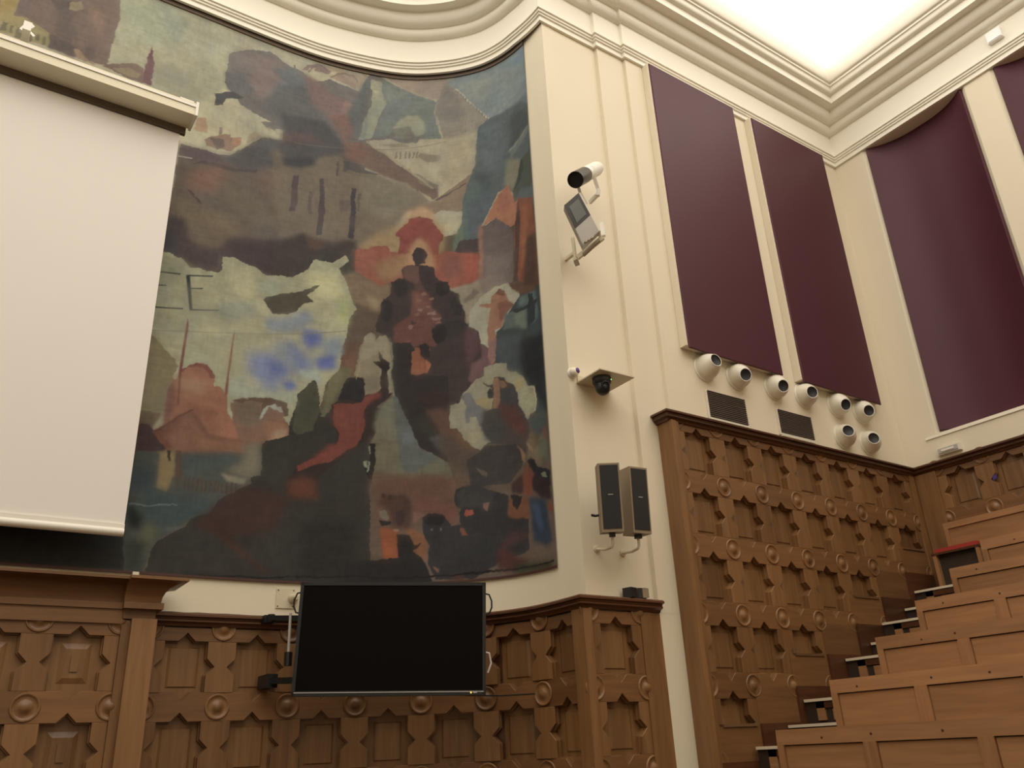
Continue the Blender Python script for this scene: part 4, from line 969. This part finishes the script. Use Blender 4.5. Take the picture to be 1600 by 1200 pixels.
# ================================================================== LOUDSPEAKERS
def speaker(cpx, yaw, pitch, Y, label, wpt):
    c = Vector(atY(*cpx, Y)); R = rot(yaw, pitch); h = (.0172, .0155, .0540)
    t_ = thing('loudspeaker', label, 'loudspeaker', tuple(c - Vector((0, 0, h[2]))), 'column loudspeakers on the pier')
    def q(x, y, z): return c + R @ Vector((x, y, z))
    MB().obox(c, h, R).part('cabinet', 'taupe', t_)
    MB().obox(q(0, -h[1]-.0004, .001), (h[0]-.0028, .0007, h[2]-.0042), R).part('grille', 'grille', t_)
    MB().obox(q(0, -h[1]-.0013, .004), (.0040, .0003, .0006), R).part('badge', 'silver', t_)
    MB().obox(q(.0, -.002, -h[2]-.003), (.0045, .0045, .0035), R).part('mount_block', 'black', t_)
    P0 = q(0, -.002, -h[2]-.006); w_ = Vector(wpt)
    MB().tube([P0, P0+Vector((0, .000, -.010)), P0+Vector((0, .003, -.0155)), (P0+Vector((0, .003, -.0175)))*.6+w_*.4+Vector((0, 0, -.001)), w_], .0022, 8).part('bracket_tube', 'cream_metal', t_, smooth=True)
    MB().lathe(w_, (0, -1, 0), [(.006, 0), (.006, .002), (.003, .003), (0, .003)], 12).part('wall_plate', 'cream_metal', t_)
    return t_
s1 = speaker((952, 779), -math.radians(33), math.radians(7), .975, 'left column loudspeaker with black grille, turned towards the camera', atY(932, 858, 1.037))
s2 = speaker((992, 784), -math.radians(8), math.radians(3), .980, 'right column loudspeaker, showing more of its taupe side', atY(973, 864, 1.037))
k1 = Vector(atY(930, 806, 1.0)); MB().tube([k1+Vector((.006, -.012, 0)), k1, k1+Vector((-.006, .002, .001))], .0022, 8).part('adjust_knob', 'black', s1)
# ================================================================== SPOTLIGHT WITH CONTROL PANEL
sp = thing('spotlight', 'white and black spotlight above a tilted control box on the pier', 'spotlight', tuple(atY(900, 410, 1.0)))
A_, B_ = Vector(atY(899, 281, .935)), Vector(atY(931, 264, .985)); ax = (B_-A_).normalized(); L = (B_-A_).length
MB().lathe(A_, ax, [(0, .004), (.0128, .004), (.0140, 0), (.0150, 0), (.0150, L*.42), (.0140, L*.45)], 28).part('hood', 'black', sp, smooth=True)
MB().lathe(A_, ax, [(.0138, L*.40), (.0142, L*.46), (.0142, L*.98), (.0125, L*1.08), (.0075, L*1.14), (0, L*1.15)], 28).part('barrel', 'white', sp, smooth=True)
MB().lathe(Vector(atY(924, 265, .955)), (-.3, -1, -.1), [(.0062, 0), (.0062, .004), (0, .005)], 16).part('pivot', 'white', sp, smooth=True)
def strip(pts, Y, w, th, nm, mat='white', lb=None):
    P = [Vector(atY(x, y, yy)) for (x, y), yy in zip(pts, Y)]; g = MB()
    for a, b2 in zip(P[:-1], P[1:]):
        d = (b2-a).normalized(); n_ = Vector((.7, .7, 0)); n_ = (n_-d*n_.dot(d)).normalized(); R = Matrix((d, d.cross(n_), n_)).transposed(); g.obox((a+b2)/2, ((b2-a).length/2+w*.4, w, th), R)
    return g.part(nm, mat, sp, label=lb)
strip([(925, 268), (935, 297)], (.955, .96), .0032, .0016, 'yoke'); strip([(935, 297), (934, 305)], (.96, .962), .0032, .004, 'yoke')
strip([(934, 304), (922, 316)], (.962, .985), .0030, .0030, 'yoke_foot'); strip([(903, 290), (906, 300), (916, 318)], (.96, .965, .985), .0026, .0014, 'yoke')
Yb = (.945, .945, .955, .955)
Q = [Vector(atY(x, y, yy)) for (x, y), yy in zip([(881.5, 321), (904, 301.5), (936, 361), (911, 384)], Yb)]
th = Vector((.010, .014, .001))
MB().hexa(Q, [q+th for q in Q]).part('control_box', 'silver', sp)
def lerp(u, v, off=0): p = (Q[0]*(1-u)+Q[1]*u)*(1-v) + (Q[3]*(1-u)+Q[2]*u)*v; return p - th.normalized()*off
def face(u0, u1, v0, v1, o1, nm, mat): MB().hexa([lerp(u0, v0, o1), lerp(u1, v0, o1), lerp(u1, v1, o1), lerp(u0, v1, o1)], [lerp(u0, v0, 0), lerp(u1, v0, 0), lerp(u1, v1, 0), lerp(u0, v1, 0)]).part(nm, mat, sp)
face(0, 1, 0, .58, .0006, 'display_frame', 'black'); face(.2, .84, .10, .50, .0010, 'display', 'grey_glass'); face(.02, .98, .60, .98, .0004, 'front_cover', 'silver')
Qs = [Q[1], Q[1]+th, Q[2]+th+Vector((.002, 0, -.004)), Q[2]]
MB().hexa(Qs, [q+Vector((.0035, -.0005, .002)) for q in Qs]).part('side_cover', 'white', sp)
strip([(940, 350), (943, 368)], (.965, .965), .0035, .004, 'side_clip')
strip([(941, 372), (903, 402)], (.965, 1.0), .0040, .0032, 'base_arm', 'cream_metal'); strip([(936, 376), (912, 398)], (.962, .985), .0020, .0045, 'arm_slot', 'taupe')
for i_ in range(3): strip([(914+5*i_, 379-3*i_), (917+5*i_, 377-3*i_)], (.95, .95), .0012, .002, 'adjust_screw', 'taupe')
MB().tube([atY(895, 372, 1.01), atY(900, 412, 1.01)], .0036, 8).part('wall_post', 'cream_metal', sp); strip([(900, 408), (902, 413)], (1.0, 1.0), .004, .004, 'post_foot', 'taupe')
p0 = Vector(atY(898, 395, 1.01)); MB().box(p0.x-.003, p0.x+.003, 1.012, 1.0372, p0.z-.003, p0.z+.003).part('wall_bracket', 'cream_metal', sp)
# ================================================================== CAMERAS ON THE PIER
dm = thing('camera', 'small round white camera with violet lens left of the black camera shelf', 'camera', (atY(893, 584, 1.03)))
c = Vector(atY(893, 584, 1.0374)); d = Vector((-.35, -1, -.25)).normalized()
MB().lathe(c, (0, -1, 0), [(.0098, 0), (.0098, .003), (.0090, .0045), (0, .005)], 24).part('base', 'white', dm, smooth=True)
cb = c+Vector((0, -.007, 0)); MB().lathe(cb, (.25, -1, .1), [(0, -.0085)] + [(.0088*math.sin(a), -.0088*math.cos(a)) for a in np.linspace(.2, 2.6, 12)] + [(0, .0076)], 24).part('ball', 'white_matte', dm, smooth=True)
MB().lathe(cb+Vector((.0022, -.0060, .0012)), (.3, -1, .1), [(.0052, 0), (.0050, .0024), (.003, .0034), (0, .0036)], 16).part('lens', 'purple', dm, smooth=True)
tr = thing('camera', 'black domed camera with green light under a cream shelf plate', 'camera', (.905, 1.0, .56))
cor = [atZ(903, 597, .585), atZ(938, 577, .585), atZ(992, 590, .585), atZ(958, 605, .585)]
cor = [Vector((.872, 1.0365, .585)), Vector((.870, .970, .585)), Vector((.9465, .9685, .585)), Vector((.9475, 1.0365, .585))]
MB().hexa(cor, [q+Vector((0, 0, .0022)) for q in cor]).part('shelf', 'cream_metal', tr)
g = MB(); g.hexa([(.874, 1.0374, .5872), (.946, 1.0374, .5872), (.946, 1.0350, .5872), (.874, 1.0350, .5872)], [(.874, 1.0374, .600), (.946, 1.0374, .600), (.946, 1.0350, .600), (.874, 1.0350, .600)]); g.part('wall_flange', 'cream_metal', tr)
c = Vector(atZ(940, 592, .583)); MB().lathe(c, (0, 0, -1), [(.0165, 0), (.0165, .006), (.0150, .010), (.0135, .012), (.0135, .013)], 24).part('base', 'black', tr, smooth=True)
MB().lathe(c+Vector((0, 0, -.012)), (.0, -.15, -1), [(.0130, 0)] + [(.0128*math.cos(a), .006+.0128*math.sin(a)) for a in np.linspace(0, math.pi/2, 8)], 24).part('head', 'black', tr, smooth=True)
MB().lathe(c+Vector((-.003, -.010, -.016)), (-.4, -1, -.3), [(.0075, 0), (.0075, .005), (.0055, .0055), (.004, .003), (0, .003)], 16).part('lens', 'black_metal', tr, smooth=True)
MB().lathe(c+Vector((.0085, -.0135, -.0045)), (.3, -1, -.3), [(.0012, 0), (.0012, .001), (0, .0012)], 8).part('indicator_light', 'green_led', tr)
g = MB(); g.tube([c+Vector((.010, .004, -.010)), c+Vector((.015, .010, -.014)), c+Vector((.018, .020, -.008))], .0012, 6); g.part('lead', 'black', tr)
# ================================================================== AIR NOZZLES AND GRILLES
disc = [(1100, 576), (1149.5, 590), (1208, 606.4), (1254.6, 619.5), (1304.9, 633.8), (1344, 644.7), (1315.8, 683), (1355, 692.8)]
muz = [(1118.5, 562.7), (1166, 585), (1225, 602.5), (1270, 612), (1323, 632), (1359.5, 641), (1327, 671), (1367, 683)]
nl = ['white air nozzle nearest the stage, under the left maroon panel', 'second white air nozzle from the stage, above the left grille', 'third white air nozzle from the stage, under the gap between maroon panels', 'fourth white air nozzle from the stage, above the right grille',
      'upper left white air nozzle of the block of four by the corner', 'upper right white air nozzle of the block of four by the corner', 'lower left white air nozzle of the block of four by the corner', 'lower right white air nozzle of the block of four by the corner']
for dpx, mpx, lb in zip(disc, muz, nl):
    c = Vector(atY(*dpx, YS)); e = Vector(atY(*mpx, YS-.036)); ax = (e-c); ax = Vector((ax.x, ax.y, ax.z)).normalized()
    o = thing('air_nozzle', lb, 'air vent', tuple(c), 'round white air nozzles on the side wall'); R0 = .0278
    MB().lathe(c, (0, -1, 0), [(R0+.0012, -.0004), (R0+.0012, .0015), (R0-.001, .0032), (R0-.0035, .0034)], 28).part('flange', 'white_matte', o, smooth=True)
    pr = [(R0-.003, .001)] + [(R0*(.94-.46*(t_**2.1)), .002+.034*t_) for t_ in np.linspace(0, 1, 9)]
    g = MB()
    n_ = 28; i0 = 0
    for r_, h_ in pr:                       # blend from the wall normal to the aimed axis
        k = min(1, h_/.036); a_ = (Vector((0, -1, 0))*(1-k) + ax*k).normalized(); ctr = c + Vector((0, -1, 0))*h_*(1-k) + ax*h_*k
        up = Vector((0, 0, 1)); up = (up-a_*up.dot(a_)).normalized(); sd = a_.cross(up)
        g.v += [tuple(ctr + (up*math.cos(2*math.pi*j/n_)+sd*math.sin(2*math.pi*j/n_))*r_) for j in range(n_)]
    for k in range(len(pr)-1):
        for j in range(n_): a_, b2 = k*n_+j, k*n_+(j+1) % n_; g.f.append((a_, b2, b2+n_, a_+n_))
    g.part('bell', 'white_matte', o, smooth=True)
    tip = c + ax*.036
    MB().lathe(tip, ax, [(.0128, -.002), (.0136, .0), (.0131, .0012), (.0120, .0010)], 28).part('rim', 'white', o, smooth=True)
    MB().lathe(tip, ax, [(.0122, .0005), (.0117, -.0015), (.0070, -.0035), (0, -.004)], 24).part('muzzle', 'muzzle', o, smooth=True)
for x0, x1, z0, z1, lb in ((1.181, 1.288, .5715, .6275, 'dark louvred grille nearest the stage, just above the wainscot capping'), (1.388, 1.495, .5750, .6270, 'dark louvred grille nearer the corner, just above the wainscot capping')):
    o = thing('ventilation_grille', lb, 'grille', ((x0+x1)/2, YS, z0), 'louvred grilles above the side wainscot')
    g = MB()
    g.box(x0-.003, x0, YS-.004, YS-.0003, z0-.003, z1+.0015); g.box(x1, x1+.001, YS-.003, YS-.0003, z0-.003, z1+.0015)
    g.box(x0, x1, YS-.005, YS-.0003, z0-.006, z0); g.box(x0, x1, YS-.0025, YS-.0003, z1, z1+.0015); g.part('frame', 'white_matte', o)
    MB().box(x0, x1, YS-.0008, YS-.0002, z0, z1).part('backing', 'dark', o)
    n_ = 14; hz = (z1-z0)/n_
    for k in range(n_):
        z = z0+hz*(k+.5); g = MB().obox(((x0+x1)/2, YS-.0035, z), ((x1-x0)/2-.0005, .0028, .0008), rot(0, -.55)); g.part('slat', 'louver', o)
# ================================================================== SMALL WALL FITTINGS
o = thing('junction_plate', 'cream square mounting plate with four screws left of the television', 'wall plate', (.497, 1.38, .2355))
P = Arc(offset_path(ALC, .001)); xx, yy, tt = P.at(P.where_x(.4985)); R = rot(tt); c = Vector((xx, yy, .2510)); MB().obox(c, (.0155, .0012, .0160), R).part('plate', 'cream_metal', o)
for sx in (-1, 1):
    for sz in (-1, 1): MB().lathe(c+R @ Vector((sx*.0125, -.0012, sz*.0130)), (0, -1, 0), [(.0013, 0), (.001, .0007), (0, .0008)], 8).part('screw', 'slot', o)
MB().lathe(c+R @ Vector((.012, -.001, 0)), (0, -1, 0), [(.0085, 0), (.0065, .010), (.0045, .018), (0, .019)], 16).part('boss', 'cream_metal', o, smooth=True)
c = Vector(atY(210, 901, 1.388)); tag(MB().box(c.x-.0045, c.x+.0045, 1.380, 1.3915, c.z-.006, c.z+.006).part('wall_clip', 'white_matte'), 'tiny cream clip standing on the wall above the pilaster crown', 'clip')
o = thing('emergency_light', 'small white box on the back wall just above the wainscot capping', 'lamp', (XB, .91, .568))
MB().box(XB-.010, XB-.0004, .885, .938, .5690, .5850).part('housing', 'white_matte', o); MB().box(XB-.0125, XB-.010, .889, .934, .5715, .5820).part('cover', 'silver', o)
MB().box(XB-.0140, XB-.0125, .897, .926, .5745, .5790).part('lamp_window', 'white', o)
o = thing('sensor_box', 'small white box stuck on the cornice band high at the right', 'sensor', (1.815, .56, 1.475))
c = Vector(atX(1554, 55, 1.818)); MB().box(XB-.024, XB-.0122, c.y-.0165, c.y+.0165, c.z-.017, c.z+.012).part('housing', 'bright_white', o); MB().box(XB-.0255, XB-.024, c.y-.0145, c.y+.0145, c.z-.015, c.z+.010).part('cover', 'bright_white', o)
for (px, py), w_, mt, lb in (((982.5, 927), .0095, 'black', 'small black box standing on the wainscot capping at the pier'), ((999, 929), .0095, 'taupe', 'small box with taupe face beside the black box on the capping')):
    c = Vector(atY(px, py, 1.026)); o = thing('sensor_box', lb, 'box', (c.x, 1.026, .2180)); zt_ = .2180
    MB().obox((c.x, 1.0235, zt_+.0085), (.0078, .0085, .0080), rot(.25 if mt == 'black' else -.3)).part('case', 'black', o)
    if mt == 'taupe': MB().obox((c.x+.003, 1.0145, zt_+.0085), (.0055, .0009, .0075), rot(-.3)).part('front', 'taupe', o)
    else: MB().obox((c.x-.002, 1.0148, zt_+.0085), (.0050, .0008, .0070), rot(.25)).part('front', 'grille', o)
xs_ = np.linspace(.300, .480, 10); g = MB(); pts = []
for i, x in enumerate(xs_): pts.append((float(x), 1.3760+.001*math.sin(i), .2192+.0012*abs(math.sin(i*1.7))))
g.tube([(.293, 1.366, .205), (.294, 1.371, .217)] + pts, .0010, 6); tag(g.part('cable', 'black'), 'loose black cable lying along the capping right of the pilaster', 'cable')
# ================================================================== STEPS AND BENCHES
YA = .83
def bx(k): return 1.0+.1375*k
def bz(k): return .013+.0655*k
st = thing('staircase', 'wooden aisle steps with pale nosings climbing between benches and side wainscot', 'stairs', (1.3, .9, FL))
XA = [1.144+.1385*k for k in range(-2, 5)]; ZA = [-.008+.0695*k for k in range(-2, 5)]; XBs = [1.231+.1390*k for k in range(-2, 4)]; ZB = [.022+.0700*k for k in range(-2, 4)]
allst = sorted([(x, z) for x, z in zip(XA, ZA)] + [(x, z) for x, z in zip(XBs, ZB)])
for i, (x, z) in enumerate(allst):
    xe = allst[i+1][0] if i < len(allst)-1 else XF-.016
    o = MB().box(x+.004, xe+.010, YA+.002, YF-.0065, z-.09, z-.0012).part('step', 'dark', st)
    def sub(g, nm, mt): q = g.part(nm, mt, st); q.parent = o; return q
    sub(MB().box(x-.001, x+.006, YA+.002, YF-.008, z-.0040, z+.0004), 'nosing', 'nosing')
    sub(MB().box(x+.001, x+.0042, YA+.002, YF-.030, z-.0150, z-.0042), 'riser_board', 'oak_dark')
    sub(MB().box(x+.001, x+.0042, YF-.046, YF-.030, z-.0340, z-.0042), 'riser_post', 'bench')
    sub(MB().box(x+.0022, x+.0042, YA+.002, YF-.060, z-.0340, z-.0170), 'riser_board', 'bench')
nb = ['lowest panelled bench row in view, at the bottom right', 'second panelled bench row from the bottom right', 'third panelled bench row from the bottom right', 'fourth panelled bench row from the bottom right', 'fifth panelled bench row from the bottom right', 'sixth panelled bench row, below the red cushion']
for k in range(0, 6):
    x, z = bx(k), bz(k); y1 = -.35; zb = z-.118
    o = thing('bench', nb[k], 'bench', (x, (YA+y1)/2, zb), 'panelled oak bench rows on the tiers')
    sl = .006
    MB().hexa([(x, y1, z-.019), (x, YA, z-.019), (x+.0085, YA, z-.019), (x+.0085, y1, z-.019)], [(x+.001, y1, z), (x+.001, YA, z), (x+.0085, YA, z), (x+.0085, y1, z)]).part('top_rail', 'bench', o)
    MB().box(x+.001, x+.0085, y1, YA, zb, zb+.014).part('bottom_rail', 'bench', o)
    MB().box(x+.0055, x+.0083, y1+.002, YA-.002, zb+.014, z-.019).part('backing_board', 'oak_dark', o)
    edges = [YA, .6875-.0035*0, .5415, .396, .25, .104, -.042, -.188, -.334]
    MB().box(x, x+.0085, YA-.0105, YA, zb+.014, z-.019).part('end_stile', 'bench_v', o)
    for e in edges[1:]: MB().box(x, x+.0085, e-.0092, e+.0092, zb+.014, z-.019).part('stile', 'bench_v', o)
    for i in range(len(edges)-1):
        a = edges[i]-(.0105 if i == 0 else .0092); b2 = edges[i+1]+.0092
        MB().box(x+.0030, x+.0054, b2+.0006, a-.0006, zb+.014, z-.0205).part('panel', 'bench', o)
    MB().box(x+.0085, x+.050, y1, YA-.004, z-.006, z-.0015).part('desk_top', 'bench', o)
    if k < 5: MB().box(x+.072, x+.120, y1, YA-.020, z-.040, z-.034).part('seat', 'bench', o)
    for yy_ in (YA-.05, .4, 0., -.3)[:4 if k < 5 else 0]: MB().box(x+.078, x+.112, yy_-.004, yy_+.004, z-.066, z-.040).part('seat_support', 'bench_v', o)
    rr_ = random.Random(k)
    for i in range(4):
        yk = YA-.04-.09*i-rr_.random()*.04; MB().lathe((x+.0006, yk, z-.0095-rr_.random()*.003), (-1, 0, 0), [(.0020, 0), (.0014, .0006), (0, .0007)], 8).part('wood_plug', 'oak_dark', o)
    # tier under the bench
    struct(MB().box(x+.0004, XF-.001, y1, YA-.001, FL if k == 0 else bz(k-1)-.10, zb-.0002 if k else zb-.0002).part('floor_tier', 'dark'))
# back bench under the wainscot of the back wall
o = thing('bench', 'topmost bench against the back wainscot at the right edge', 'bench', (1.76, .3, .30), 'panelled oak bench rows on the tiers')
x, z = 1.760, .405
MB().box(x, x+.0085, -.35, .932, z-.0125, z).part('top_rail', 'bench', o); MB().box(x+.003, x+.0085, -.35, .931, z-.060, z-.0125).part('panel', 'bench', o)
for e in (.927, .7605, .60, .44, .28): MB().box(x, x+.0085, e-.0045, e+.0045, z-.060, z-.0125).part('stile', 'bench_v', o)
MB().box(x-.0035, x+.030, -.35, .832, z-.066, z-.060).part('seat', 'bench', o)
MB().box(x+.0085, XF-.007, -.35, .93, z-.012, z-.002).part('desk_top', 'bench', o)
MB().box(x+.004, XF-.007, -.35, .93, .285, z-.066).part('base', 'dark', o)
c0, c1 = Vector(atX(1462, 862, 1.745)), Vector(atX(1532, 848, 1.745))
o = thing('seat', 'short wooden seat with a flat red cushion in the top corner by the stairs', 'seat', (1.745, .90, .27))
MB().box(1.742, 1.759, .862, .955, c0.z-.0035, c0.z+.0040).part('cushion', 'redcloth', o, label='flat red cushion')
MB().box(1.740, 1.759, .858, .962, c0.z-.0085, c0.z-.0038).part('seat_board', 'oak_dark', o)
MB().box(1.752, 1.759, .858, .962, c0.z-.07, c0.z-.0086).part('back_board', 'dark', o)
for y_ in (.956, .864): MB().box(1.741, 1.751, y_-.004, y_+.004, c0.z-.0775, c0.z-.0086).part('leg', 'bench_v', o)
c = Vector(atX(1556, 750, XF)); tag(MB().prism([(-.0045, -.006), (.0045, -.003), (.0045, .006), (-.0045, .003)], .0022, .0008).part('paper_slip', 'bluewood'), 'tiny violet slip stuck in a star notch of the back wainscot', 'paper')
sl_ = bpy.data.objects['paper_slip']; sl_.location = W(XF-.001, c.y, c.z); sl_.rotation_euler = (0, 0, -math.pi/2)
